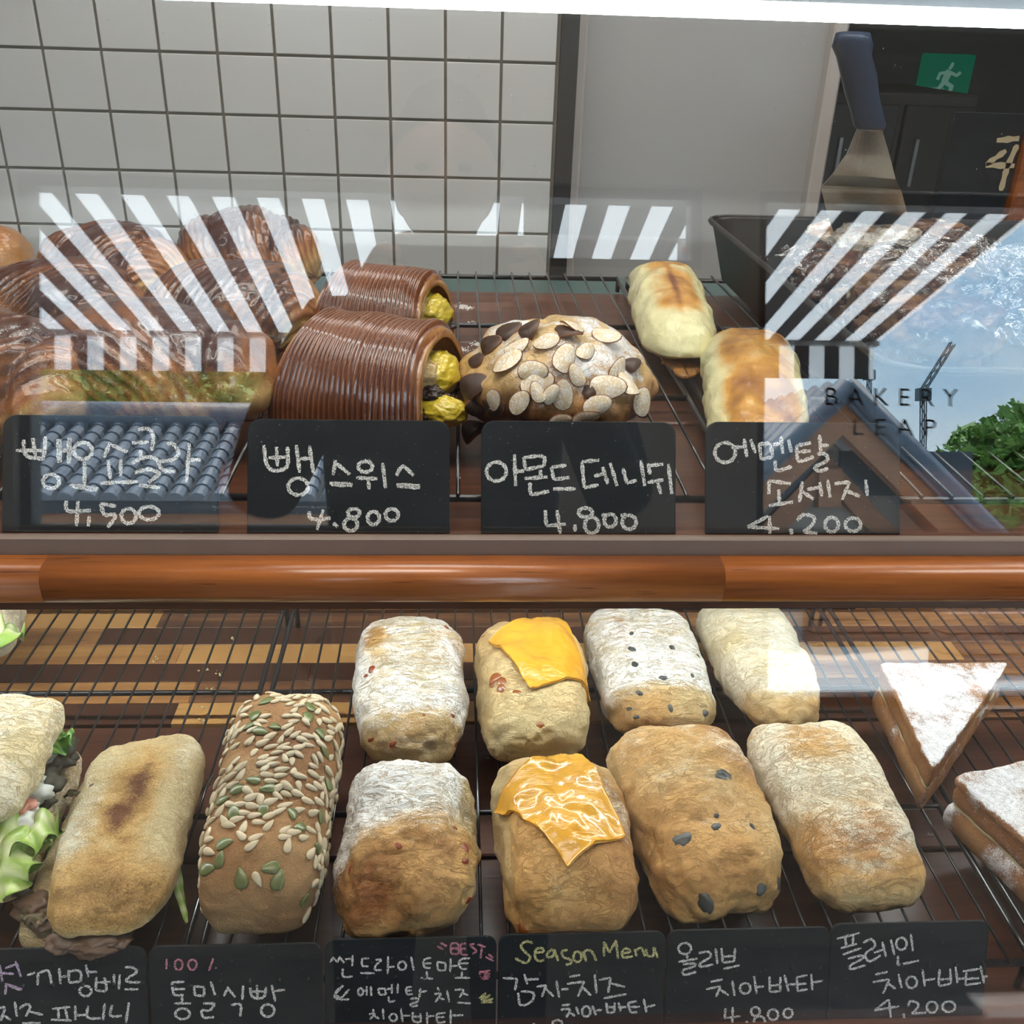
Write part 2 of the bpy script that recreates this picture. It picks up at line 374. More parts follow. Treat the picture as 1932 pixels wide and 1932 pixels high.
# ================================================================== STREET outside (seen mirrored in the glass)
M['pave'] = simple('pale_paving', (.55, .55, .54), .8, var=.15, sc=1.5)
t = NT('awning_stripe'); x = t.n('SeparateXYZ', {0: t.n('TexCoord').outputs['Object']}).outputs[0]
PITCHX = .122
fr = t.math('FRACT', t.math('DIVIDE', t.math('ADD', x, 20*PITCHX), PITCHX)); fs = t.math('GREATER_THAN', fr, .5)
c = t.mix(fs, (.03, .032, .035), (.85, .87, .88)); d1 = t.n('BsdfDiffuse', {'Color': c}); d2 = t.n('BsdfTranslucent', {'Color': c})
mx = t.n('MixShader', {0: .5, 1: d1.outputs[0], 2: d2.outputs[0]}); t.t.links.new(mx.outputs[0], t.out.inputs[0]); M['awning'] = t.m
M['roof_bed'] = simple('roof_bed', (.03, .035, .042), .8)  # darker than the tiles: shade between the tile rows put into the colour
M['roof_tile'] = simple('grey_roof_tile', (.12, .145, .18), .42, var=.3, sc=6)
M['beam'] = wood('roof_beam', [(.20, .08, .035), (.34, .15, .07), (.44, .22, .11)], .5, .6)
M['plaster'] = simple('gable_plaster', (.30, .26, .22), .9, var=.15, sc=2)
M['dark_glass'] = simple('dark_window', (.05, .06, .07), .2)  # even dark pane colour of the gable windows
M['crate_brown'] = wood('planter_wood', [(.16, .07, .04), (.26, .12, .07)], .5, .6)
M['crane'] = simple('crane_steel', (.10, .14, .15), .6)
M['leaf'] = simple('tree_leaf', (.16, .30, .05), .6, var=.5, sc=2)
box('ground', (-14, -22, -.12), (22, WY-.12, -.02), M['pave'], kind='structure')
box('ground_far', (-60, -200, -.4), (90, -22, -.15), M['roof_tile'], kind='structure')
AY0, AY1 = WY-.125, -2.6
az1 = float(rfl(900, 637, AY1)[2]); az0 = float(max(ZT+.05, az1+.24)); ax0, ax1 = -2.4, float(rfl(1655, 650, AY1)[0])
aw = empty('awning', ((ax0+ax1)/2, AY0, az0), 'black and white striped awning hanging over the shop windows', 'awning')
def sheet(name, a, b, c, d, th, mat, par):   # thin quad slab
    a, b, c, d = [np.array(p, float) for p in (a, b, c, d)]; n = np.cross(b-a, d-a); n = n/np.linalg.norm(n)*th
    return mk(name, [a, b, c, d, a+n, b+n, c+n, d+n], [(0, 1, 2, 3), (7, 6, 5, 4), (0, 4, 5, 1), (1, 5, 6, 2), (2, 6, 7, 3), (3, 7, 4, 0)], mat, par)
# canopy cloth kept as single-sided sheet with hem
mk('canopy', [(ax0, AY0, az0), (ax1, AY0, az0), (ax1, AY1, az1), (ax0, AY1, az1)], [(0, 1, 2, 3)], M['awning'], aw)
vz = float(rfl(900, 705, AY1)[2])
mk('valance', [(ax0, AY1-.03, az1), (ax1, AY1-.03, az1), (ax1, AY1-.03, vz), (ax0, AY1-.03, vz)], [(0, 1, 2, 3)], M['awning'], aw)
box('front_bar', (ax0, AY1-.025, az1-.012), (ax1, AY1+.02, az1+.022), M['alu'], aw)

# tiled hanok roof across the street (left)
def tiled_roof(root, x0, x1, Yf, zf, Yr, zr_, n):
    """eave line at (Yf,zf), ridge at (Yr,zr)"""
    mk('roof_bed', [(x0, Yf, zf), (x1, Yf, zf), (x1, Yr, zr_), (x0, Yr, zr_), (x0, Yf, zf-.12), (x1, Yf, zf-.12), (x1, Yr, zr_-.12), (x0, Yr, zr_-.12)],
       [(0, 1, 2, 3), (7, 6, 5, 4), (0, 4, 5, 1), (1, 5, 6, 2), (2, 6, 7, 3), (3, 7, 4, 0)], M['roof_bed'], root)
    p = (x1-x0)/n; m0 = None
    d = Vector((0, Yr-Yf, zr_-zf)); L = d.length; seg = 9
    V = []; Fc = []
    for i in range(seg):
        for e, rr in ((0, .43), (1, .36)):
            for k in range(7):
                q = math.pi*k/6; V.append((math.cos(q)*p*rr, (i+e)*L/seg, math.sin(q)*p*rr))
        b = i*14
        Fc += [(b+k, b+k+1, b+7+k+1, b+7+k) for k in range(6)]+[tuple(b+k for k in range(6, -1, -1))]
    me = bpy.data.meshes.new('tile_row'); me.from_pydata(V, [], Fc); me.materials.append(M['roof_tile'])
    dn = d.normalized(); ex_ = Vector((-1, 0, 0)); R_ = Matrix((ex_, dn, ex_.cross(dn))).transposed().to_4x4()
    for i in range(n): inst('tile_row', me, Matrix.Translation((x0+(i+.5)*p, Yf, zf)) @ R_, root)
    V, Fc = tube_vf([(x0, Yr, zr_+.08), (x1, Yr, zr_+.08)], .16, 8); mk('ridge', V, Fc, M['roof_tile'], root, True)
hy = -8.0
pe, pr_ = rfl(300, 945, hy), rfl(300, 800, hy-1.6)
hx0, hx1 = float(rfl(-500, 900, hy)[0]), float(rfl(640, 900, hy)[0])
hn = empty('tiled_house', ((hx0+hx1)/2, hy, -.02), 'low house across the street with wavy grey tiled roof and dark brown eaves', 'house')
tiled_roof(hn, hx0, hx1, hy, float(pe[2]), hy-1.6, float(pr_[2]), 27)
box('eave_beam', (hx0, hy-.3, float(pe[2])-.34), (hx1, hy-.1, float(pe[2])-.12), M['beam'], hn)
box('wall', (hx0+.3, hy-2.4, -.02), (hx1-.3, hy-.5, float(pe[2])-.2), M['plaster'], hn)
for k in range(4):
    xx = hx0+.8+k*(hx1-hx0-1.6)/3
    box('post', (xx-.09, hy-.48, -.02), (xx+.09, hy-.3, float(pe[2])-.3), M['beam'], hn)
# gabled house (right)
gy = -7.0
ap = rfl(1598, 732, gy+.35); gl_ = rfl(1330, 960, gy); gr_ = rfl(1718, 853, gy+.35)
slope = float((ap[2]-gr_[2])/(gr_[0]-ap[0])); hw = 2.3
gb = empty('gabled_house', (float(ap[0]), gy, -.02), 'gabled house across the street, brown timber gable under a dark tiled roof', 'house')
X, Z = float(ap[0]), float(ap[2])
for sgn in (-1, 1):
    a = np.array([X, gy+.35, Z]); b = np.array([X+sgn*hw, gy+.35, Z-slope*hw]); c_ = b+np.array([0, -4, 0]); d_ = a+np.array([0, -4, 0])
    th = np.array([0, 0, -.12])
    mk('roof_slope', [a, b, c_, d_, a+th, b+th, c_+th, d_+th], [(0, 1, 2, 3), (7, 6, 5, 4), (0, 4, 5, 1), (1, 5, 6, 2), (2, 6, 7, 3), (3, 7, 4, 0)], M['roof_tile'], gb)
    for k in range(14):
        y_ = gy+.35-k*.3; V, Fc = tube_vf([a+(0, y_-gy-.35, .03), b+(0, y_-gy-.35, .03)], .085, 6); mk('tile_row', V, Fc, M['roof_tile'], gb, True)
    e1 = np.array([X, gy+.28, Z-.12]); e2 = np.array([X+sgn*(hw-.1), gy+.28, Z-.12-slope*(hw-.1)]); dz = np.array([0, 0, -.26]); dy = np.array([0, -.12, 0])
    mk('barge_board', [e1, e2, e2+dz, e1+dz, e1+dy, e2+dy, e2+dz+dy, e1+dz+dy], [(0, 1, 2, 3), (7, 6, 5, 4), (0, 4, 5, 1), (1, 5, 6, 2), (2, 6, 7, 3), (3, 7, 4, 0)], M['beam'], gb)
    e1 = e1+np.array([0, -.3, -.42]); e2 = e2+np.array([-sgn*.45, -.3, -.16])
    mk('gable_beam', [e1, e2, e2+dz, e1+dz, e1+dy, e2+dy, e2+dz+dy, e1+dz+dy], [(0, 1, 2, 3), (7, 6, 5, 4), (0, 4, 5, 1), (1, 5, 6, 2), (2, 6, 7, 3), (3, 7, 4, 0)], M['beam'], gb)
zt_ = Z-.35; zz = Z-slope*2.0
mk('gable_wall', [(X, gy-.1, zt_), (X+1.9, gy-.1, zt_-slope*1.9), (X+1.9, gy-.1, -.02), (X-1.9, gy-.1, -.02), (X-1.9, gy-.1, zt_-slope*1.9), (X, gy-.3, zt_), (X+1.9, gy-.3, zt_-slope*1.9), (X+1.9, gy-.3, -.02), (X-1.9, gy-.3, -.02), (X-1.9, gy-.3, zt_-slope*1.9)],
   [(0, 1, 2, 3, 4), (9, 8, 7, 6, 5), (0, 5, 6, 1), (1, 6, 7, 2), (2, 7, 8, 3), (3, 8, 9, 4), (4, 9, 5, 0)], M['plaster'], gb)
wz1 = float(rfl(1600, 850, gy)[2]); wz0 = float(rfl(1600, 935, gy)[2])
for q0, q1 in ((-1.1, -.12), (.12, 1.3)): box('window_pane', (X+q0, gy-.11, wz0), (X+q1, gy-.06, wz1), M['dark_glass'], gb)
box('post', (X-.1, gy-.09, wz0-.1), (X+.1, gy+.02, zt_-.3), M['beam'], gb)
box('plinth', (X-4, gy+.4, -.02), (X+5, gy+.55, .30), M['pave'], gb)
# far blue-grey roof right of the gable
fy = -13.0; pa, pb_ = rfl(1690, 865, fy), rfl(2050, 950, fy-2)
fh = empty('far_house', (float(pa[0])+3, fy, -.15), 'distant house with long grey roof right of the gable', 'house')
tiled_roof(fh, float(pa[0])-1, float(pa[0])+8, fy, float(rfl(1800, 955, fy)[2]), fy-2.2, float(rfl(1800, 905, fy-2.2)[2]), 20)
box('wall', (float(pa[0])-.6, fy-3, -.15), (float(pa[0])+7.6, fy-.5, float(rfl(1800, 955, fy)[2])-.05), M['plaster'], fh)
# tower cranes
def crane(px, pyt, jib, Y, lab):
    b = rfl(px, 900, Y); t_ = rfl(px, pyt, Y); j = rfl(*jib, Y); r_ = empty('tower_crane', (float(b[0]), Y, -.4), lab, 'crane')
    s = .34
    for nm, p0, p1 in (('mast', np.array([b[0], Y, -.4]), t_), ('jib', t_, j)):
        V = []
        d = p1-p0; L = np.linalg.norm(d); d = d/L; n1 = np.array([0, 1., 0]); n2 = np.cross(d, n1); lst = []
        for q1, q2 in ((-1, -1), (-1, 1), (1, 1), (1, -1)): o_ = (n1*q1+n2*q2)*s/2; lst.append(tube_vf([p0+o_, p1+o_], .055, 4))
        m_ = max(3, int(L/(s*2)))
        for k in range(m_): lst.append(tube_vf([p0+d*L*k/m_+n2*s/2*(-1)**k, p0+d*L*(k+1)/m_-n2*s/2*(-1)**k], .06, 4))
        v, f = join_vf(lst); mk(nm, v, f, M['crane'], r_)
    box('cab', t_-np.array([.5, .4, .9]), t_+np.array([.5, .4, .1]), M['crane'], r_)
crane(1742, 735, (1797, 648), -75, 'green construction crane with raised jib above the far roofs')
crane(1640, 700, (1641, 690), -95, 'thin distant crane mast standing left of the raised jib')
# trees
def tree(c, r, n, seed, lab, trunk=True):
    rs = np.random.RandomState(seed); c = np.array(c, float); root = empty('street_tree', (c[0], c[1], -.1), lab, 'tree', )
    tube('trunk', [(c[0], c[1], -.1), (c[0]+.05, c[1], c[2]*.6), (c[0], c[1], c[2])], [.12, .1, .05], M['beam'], root)
    u = rs.normal(size=(n, 3)); u /= np.linalg.norm(u, axis=1)[:, None]; R_ = r*(rs.rand(n, 1)**.4)*(1+.35*vn(u*2.2, seed)[:, None]); P = c+u*R_*np.array([1.15, 1, .9])
    V = np.zeros((n, 4, 3)); a = rs.normal(size=(n, 3)); b = rs.normal(size=(n, 3)); s = .065*(.6+rs.rand(n, 1))
    V[:, 0] = P-a*s*.5; V[:, 1] = P+b*s*.5; V[:, 2] = P+a*s*.5; V[:, 3] = P-b*s*.5
    o = mk('foliage', V.reshape(-1, 3), np.arange(n*4).reshape(n, 4), M['leaf'], root); o['kind'] = 'stuff'
tc_ = rfl(1925, 870, -11.5); tree(tc_, .85, 7000, 4, 'leafy green tree right of the far grey roof')
for k, (px, rr) in enumerate(((-90, 1.1), (110, 1.2), (310, 1.1), (500, 1.2))):
    p = rfl(px, 772, -12.3-3.2*(k % 2)); tree(p, rr, 9000, 11+k, ['leftmost bushy tree behind the tiled house', 'second bushy tree from the left behind the tiled house', 'third bushy tree from the left behind the tiled house', 'fourth bushy tree from the left behind the tiled house'][k])
# small flag on a pole, seen mirrored above the pillar
p = rfl(1300, 478, -1.75); M['flag_white'] = simple('flag_white', (.75, .75, .77), .8); M['flag_red'] = simple('flag_red', (.65, .06, .07), .8); M['flag_blue'] = simple('flag_blue', (.03, .10, .40), .8)
fl_ = empty('hanging_flag', (float(p[0]), -1.75, 1.2), 'small white flag with red and blue circle hanging outside beside the awning', 'flag')
gx_ = np.linspace(-.036, .036, 9); V = []
for yy_ in (0, .0015):
    for z_ in (-.055, .055): V += [(p[0]+x, -1.75-yy_+.004*math.sin(x*90), p[2]+z_) for x in gx_]
n = 9; Fc = [(k, k+1, n+k+1, n+k) for k in range(8)]+[(2*n+k+1, 2*n+k, 3*n+k, 3*n+k+1) for k in range(8)]; mk('cloth', V, Fc, M['flag_white'], fl_)
for a0, mt in ((0, M['flag_red']), (180, M['flag_blue'])):
    V = [(p[0]+.024*math.cos(rad(a0+k*15)), -1.743, p[2]+.024*math.sin(rad(a0+k*15))) for k in range(13)]; V += [(a, b-.003, c) for a, b, c in V]
    mk('half_disc', V, [tuple(range(12, -1, -1)), tuple(range(13, 26))]+[(k, (k+1) % 13, 13+(k+1) % 13, 13+k) for k in range(13)], mt, fl_)
tube('pole', [(p[0]+.040, -1.75, p[2]-.3), (p[0]+.040, -1.75, p[2]+.075)], .004, M['alu'], fl_)
tube('bracket', [(p[0]+.040, -1.75, p[2]-.28), (p[0]+.042, WY-.12, p[2]-.34)], .004, M['alu'], fl_)
# wooden planters on the paving
for k, (px, py, wpx, hpx) in enumerate(((1610, 1200, 220, 70), (1812, 1248, 160, 105))):
    q = rfl(px, py, z=0, low=True); q[1] += .4; s_ = np.linalg.norm(q-C0)/FPX*1.12; w_ = wpx*s_; h_ = hpx*s_*1.02
    pl = empty('planter_box', (float(q[0]), float(q[1]), -.02), ['long low brown wooden planter on the paving', 'tall square brown wooden planter on the paving'][k], 'planter')
    for j in range(3):
        z0_ = -.02+j*h_/3; box('plank', (q[0]-w_/2, q[1]-.25, z0_+.006), (q[0]+w_/2, q[1], z0_+h_/3-.006), M['crate_brown'], pl, .004)
    box('soil', (q[0]-w_/2+.02, q[1]-.23, h_-.05), (q[0]+w_/2-.02, q[1]-.02, h_-.03), M['dark_room'], pl)
# ================================================================== BACK AREA
box('trim_2', (xe-1.7, 1.50, 0), (xe+.45, 1.62, float(ony(800, 517, 1.62)[2])), M['teal'], kind='structure')
# emergency exit sign on the dark rear wall
p = ony(1788, 145, 3.55); sw, sh = .17, .14
ex = empty('exit_sign', (float(p[0]), 3.6, float(p[2])), 'green emergency exit sign with a running figure on dark wall', 'sign')
t = NT('exit_green'); e = t.n('Emission', {'Color': (.0, .20, .11, 1), 'Strength': .3}); t.t.links.new(e.outputs[0], t.out.inputs[0]); M['exit'] = t.m
t = NT('exit_white'); e = t.n('Emission', {'Color': (.25, .5, .40, 1), 'Strength': .3}); t.t.links.new(e.outputs[0], t.out.inputs[0]); M['exit_w'] = t.m
box('panel', (p[0]-sw/2, 3.55, p[2]-sh/2), (p[0]+sw/2, 3.6, p[2]+sh/2), M['exit'], ex, .004)
fg = []
for pts, r_ in (([(-.0, .035), (.005, .033)], .013), ([(0, .02), (-.01, -.015)], .012), ([(0, .015), (.03, .005), (.04, .015)], .006), ([(-.0, .015), (-.03, .01), (-.035, -.01)], .006), ([(-.01, -.015), (.02, -.03), (.015, -.055)], .008), ([(-.01, -.015), (-.025, -.04), (-.05, -.042)], .008)):
    fg.append(tube_vf([(p[0]+a, 3.548, p[2]+b) for a, b in pts], r_, 6))
v, f = join_vf(fg); mk('running_figure', v, f, M['exit_w'], ex)
# dark cabinets in the back room
for k, (x0, x1, z0, z1) in enumerate(((1.05, 1.5, 0, 1.25), (1.52, 2.1, 0, 1.05), (2.12, 2.7, 0, 1.32))):
    cb = empty('storage_cabinet', ((x0+x1)/2, 3.2, 0), ['narrow dark cabinet left in the back room', 'low wide dark cabinet in the middle of the back room', 'tall dark cabinet right in the back room'][k], 'cabinet')
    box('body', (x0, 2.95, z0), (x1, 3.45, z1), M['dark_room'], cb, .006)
    for s_ in (0, 1):
        a_ = x0+.01+s_*(x1-x0)/2; d_ = box('door', (a_, 2.93, .05), (a_+(x1-x0)/2-.02, 2.95, z1-.03), M['frame_dark'], cb, .003); box('handle', (a_+.04, 2.915, z1-.25), (a_+.05, 2.93, z1-.12), M['alu'], d_)
# menu board with gold 4 at the right
p0 = ony(1800, 230, 1.5); p1 = ony(1906, 350, 1.5); pb2 = ony(1810, 560, 1.5)
mb = empty('menu_board', (float(p1[0])-.08, 1.5, float(pb2[2])), 'dark menu board with gold numeral 4 and brown wooden frame at right edge', 'sign')
box('board', (p0[0], 1.5, pb2[2]), (p1[0]-.001, 1.515, ony(1900, 215, 1.5)[2]), M['board'], mb)
xr_ = float(ony(1905, 365, 1.5)[0])
box('frame_side', (xr_, 1.485, pb2[2]-.03), (xr_+.10, 1.52, CZ+.05), M['rail_wood'], mb, .004)
def ribbon(strokes, P3, wpx, off, name, mat, parent, label=None):
    """flat raised strokes: P3(x,y)->3D point and unit normal"""
    V = []; Fc = []
    for st in strokes:
        pts = [np.array(P3(x, y)[0]) for x, y in st]; nrm = P3(*st[0])[1]
        m = len(pts)
        if m < 2: continue
        k = len(V)
        for i, p in enumerate(pts):
            t_ = pts[min(i+1, m-1)]-pts[max(i-1, 0)]; t_ = t_/(np.linalg.norm(t_)+1e-12); s = np.cross(nrm, t_)
            w = wpx*(.5+.12*math.sin(i*1.7+len(V)))*(.75 if i in (0, m-1) else 1)
            V += [p+s*w+nrm*off, p-s*w+nrm*off]
        Fc += [(k+2*i, k+2*i+1, k+2*i+3, k+2*i+2) for i in range(m-1)]
    return mk(name, V, Fc, mat, parent, label=label)
def parse(s):
    out = []
    for q in s.split(';'):
        q = q.strip()
        if not q: continue
        if q[0] == 'o':
            cx, cy, rx, ry = [float(a) for a in q[1:].split()]
            out.append([(cx+rx*.94*math.cos(a), cy+ry*.94*math.sin(a)) for a in np.linspace(-1.9, -1.9+2*math.pi*1.02, 22)]); continue
        P = [tuple(float(a) for a in w.split(',')) for w in q.split()]
        if len(P) == 1: P = [P[0], (P[0][0]+8, P[0][1]+8)]
        if len(P) == 2: out.append([(P[0][0]+(P[1][0]-P[0][0])*k/4, P[0][1]+(P[1][1]-P[0][1])*k/4) for k in range(5)]); continue
        R_ = []
        for i in range(len(P)-1):                    # Catmull-Rom
            a, b, c, d = P[max(i-1, 0)], P[i], P[i+1], P[min(i+2, len(P)-1)]
            for k in range(5):
                u = k/5
                R_.append(tuple(.5*(2*b[j]+(c[j]-a[j])*u+(2*a[j]-5*b[j]+4*c[j]-d[j])*u*u+(3*b[j]-a[j]-3*c[j]+d[j])*u**3) for j in (0, 1)))
        R_.append(P[-1]); out.append(R_)
    return out
M['gold'] = simple('gold_paint', (.50, .40, .24), .5)
def P4(x, y): return ony(1500+x/4.472, 20+y/4.472, 1.4995), np.array([0, -1., 0])
ribbon(parse('1700,1095 1890,1078; 1780,1180 1610,1300; 1610,1303 1850,1310; 1875,1130 1790,1320 1735,1520'), P4, .0085, .0006, 'lettering', M['gold'], mb)

# ================================================================== DISPLAY CASE
case = empty('display_case', (0, .8, 0), 'wooden bakery display case with two sloping glass panes and two shelves', 'display case')
XL, XR = -1.15, 1.35
# deck planks
ys = [1.163, .957, .742, .535]
for k in range(3):
    box('shelf_board', (XL, ys[k+1]+.0022, DK-.02), (XR, ys[k]-.0022, DK), M['slat_wood'], case, .0015)
box('shelf_support', (XL, .53, DK-.045), (XR, 1.15, DK-.02), M['slat_wood'], case)
ysl = [.785, .607, .41]
for k in range(2): box('shelf_board', (XL, ysl[k+1]+.002, LD-.02), (XR, ysl[k]-.002, LD), M['slat_wood'], case, .0015)
# butcher-block staves at the back of the lower shelf
random.seed(8); y = .787; rows = [.034, .036, .033, .036, .034, .036, .034, .036, .034]
for r_, h_ in enumerate(rows):
    x = XL-random.random()*.3
    while x < XR:
        L = random.uniform(.28, .62); box('stave', (max(x, XL), y+.0004, LD-.02), (min(x+L, XR)-.0003, y+h_-.0002, LD), M['block_wood'], case, .0004); x += L
    y += h_
yend = y
box('shelf_support', (XL, .41, LD-.05), (XR, yend, LD-.02), M['slat_wood'], case)
# bullnose rail, channel
random.seed(2)
cuts = [XL, float(ony(78, 1090, .512)[0]), float(ony(1366, 1090, .512)[0]), XR]
for a, b in zip(cuts[:-1], cuts[1:]):
    prof = []
    y0, y1, z0, z1, rr = .5075, .5285, CZ-.3295, CZ-.3035, .0095
    for (cy, cz, a0) in ((y1-.001, z1-.001, 0), (y0+rr, z1-rr, 90), (y0+rr, z0+rr, 180), (y1-.001, z0+.001, 270)):
        rad_ = rr if cy < .520 else .001
        for k in range(9): q = rad(a0+k*90/8); prof.append((cy+rad_*math.cos(q), cz+rad_*math.sin(q)))
    n = len(prof); V = [(a+.0001, *p) for p in prof]+[(b-.0001, *p) for p in prof]
    o = mk('front_rail', V, [(k, (k+1) % n, n+(k+1) % n, n+k) for k in range(n)]+[tuple(range(n-1, -1, -1)), tuple(range(n, 2*n))], M['rail_wood'], case, True)
box('glass_channel', (XL, .5290, CZ-.325), (XR, .5335, CZ-.2925), M['bronze'], case, .0008)
box('glass_channel', (XL, .5425, CZ-.312), (XR, .5465, CZ-.2985), M['bronze'], case, .0008)
def pane(name, p0, lo, hi, parent):
    up = np.array([0, math.sin(TILT), math.cos(TILT)]); n = GN
    a = p0+up*lo; b = p0+up*hi
    V = [(x, *(q+n*s)[1:]) for q in (a, b) for s in (.003, -.003) for x in (XL, XR)]
    V = [(XL, *(a+n*.003)[1:]), (XR, *(a+n*.003)[1:]), (XR, *(b+n*.003)[1:]), (XL, *(b+n*.003)[1:]), (XL, *(a-n*.003)[1:]), (XR, *(a-n*.003)[1:]), (XR, *(b-n*.003)[1:]), (XL, *(b-n*.003)[1:])]
    return mk(name, V, [(0, 1, 2, 3), (7, 6, 5, 4), (0, 4, 5, 1), (1, 5, 6, 2), (2, 6, 7, 3), (3, 7, 4, 0)], M['glass'], parent)
GUs = GU.copy(); pane('glass_pane', GUs, .002, .37, case)
pane('glass_pane', GL, -.35, -.0005, case)
# posts and roof of the case, base cabinet
for x in (XL-.05, XR):
    box('end_panel', (x, .44, 0), (x+.05, 1.18, CZ-.30), M['rail_wood'], case, .003)
box('base_cabinet', (XL, .43, .1), (XR, 1.15, LD-.05), M['rail_wood'], case, .003)
box('kick_board', (XL, .47, 0), (XR, 1.10, .1), M['frame_dark'], case)
box('back_rail', (XL, .405, LD-.04), (XR, .43, LD+.005), M['rail_wood'], case, .003)
zl = float(ony(1400, 33, .655)[2])
hd = empty('strip_light', (.1, .66, zl), 'long white tube light fixed along the top of the upper glass', 'light')
box('diffuser', (XL, .650, zl-.0010), (XR, .660, zl+.0082), M['led'], hd, .003, seg=3)
box('housing', (XL, .652, zl+.0084), (XR, .70, zl+.026), M['alu'], hd, .001)
h2 = empty('shelf_light', (.1, .64, DK-.05), 'white tube light under the upper shelf above the ciabatta', 'light')
box('diffuser', (XL, .74, DK-.058), (XR, .755, DK-.0465), M['led2'], h2, .002)
box('housing', (XL, .735, DK-.0463), (XR, .76, DK-.0452), M['alu'], h2)

# ================================================================== WIRE RACKS
def rack(x0, x1, yf, yb, ytops, zt, pitch, lab, grp, rr=.0013, jog=False):
    root = empty('wire_rack', ((x0+x1)/2, (yf+yb)/2, zt-.04), lab, 'rack', grp)
    w = .0028
    for y_ in ytops:
        tube('rail', [(x0, y_, zt-.0045), (x1, y_, zt-.0045)], w, M['wire'], root, 8)
    for x in (x0, x1):
        s = 1 if x == x0 else -1
        tube('side_rail', [(x, yf, zt-.0045), (x, yf+.04, zt-.0045), (x, yb-.04, zt-.0045), (x, yb, zt-.0045)], w, M['wire'], root, 8)
        for y_ in (yf+.01, yb-.01): tube('foot', [(x, y_, zt-.0045), (x, y_, FLOORZ+.0015)], w, M['wire'], root, 8)
    n = int((x1-x0)/pitch); p = (x1-x0)/n
    V, Fc = tube_vf([(0, yf, 0), (0, (yf+yb)/2, 0), (0, yb, 0)], rr, 6); me = bpy.data.meshes.new('wire'); me.from_pydata([tuple(map(float, q)) for q in V], [], Fc); me.materials.append(M['wire'])
    me.polygons.foreach_set('use_smooth', [True]*len(me.polygons))
    for k in range(1, n): inst('wire', me, Matrix.Translation((x0+k*p, 0, zt)), root)
    return root
FLOORZ = DK
yt = [.570, .761, .966, 1.170]
sX = float(onz(1323, 737, RK)[0])
rack(sX-.012-.41*1.0-.0, sX-.012, .566, 1.174, yt, RK, .0205, 'middle black wire rack on the upper shelf under the almond pastry', 'cooling racks on the upper shelf')
rack(sX, sX+.44, .566, 1.174, yt, RK, .0205, 'right black wire rack on the upper shelf under the sausage breads and tin', 'cooling racks on the upper shelf')
rack(sX-.012-.41-.012-.44, sX-.012-.41-.012, .566, 1.174, yt, RK, .0205, 'left black wire rack on the upper shelf under the chocolate pastries', 'cooling racks on the upper shelf')
FLOORZ = LD
yt = [.464, .623, .792, .965]
s1 = float(onz(500, 1300, LR)[0]); s2 = s1+.62
rack(s1+.006, s2, .460, .969, yt, LR, .0203, 'wide black wire rack on the lower shelf under the ciabatta rows', 'cooling racks on the lower shelf')
rack(s1-.60, s1-.006, .460, .969, yt, LR, .0203, 'black wire rack on the lower shelf under the filled sandwiches', 'cooling racks on the lower shelf')
rack(s2+.012, s2+.5, .460, .969, yt, LR, .0203, 'black wire rack on the lower shelf under the sugared triangles', 'cooling racks on the lower shelf')


# ================================================================== BAKED GOODS
M['crust_white'] = dough('ciabatta_crust', (.66, .52, .27), (.60, .36, .13), (.26, .10, .03), (.92, .91, .86), .62, 1.0, (.45, 1.3, 1))
M['crust_plain'] = dough('plain_ciabatta_crust', (.72, .58, .31), (.64, .37, .13), (.34, .14, .04), (.83, .75, .57), .62, 1.0, (.6, 1.2, 1), wbump=.9)
M['crust_panini'] = dough('panini_crust', (.76, .65, .38), (.62, .38, .13), (.17, .06, .02), (.84, .80, .66), .6, .7, (.6, 1.2, 1), grit=3.2)
M['crust_seed'] = dough('wholemeal_crust', (.44, .28, .13), (.34, .175, .07), (.22, .09, .035), (.6, .5, .4), .7, .25, grit=2.2)
M['crust_pale'] = dough('cheese_bread_crust', (.80, .75, .42), (.62, .30, .05), (.20, .055, .01), (.9, .85, .75), .42, .15, (1.5, .7, 1), spec=.4, coat=.35, grit=.8)
M['crust_glazed'] = dough('glazed_pastry_crust', (.66, .44, .19), (.40, .17, .05), (.13, .035, .014), (.86, .84, .82), .34, .25, (1, 1, 1), spec=.5, coat=.55, grit=.5)
M['crust_toast'] = dough('sugared_toast_crust', (.50, .29, .12), (.34, .15, .055), (.16, .06, .02), (.90, .90, .90), .7, .4, grit=1.6)
M['crumb_in'] = simple('bread_crumb', (.62, .53, .30), .7, var=.2, sc=160)
LOAVES = {}
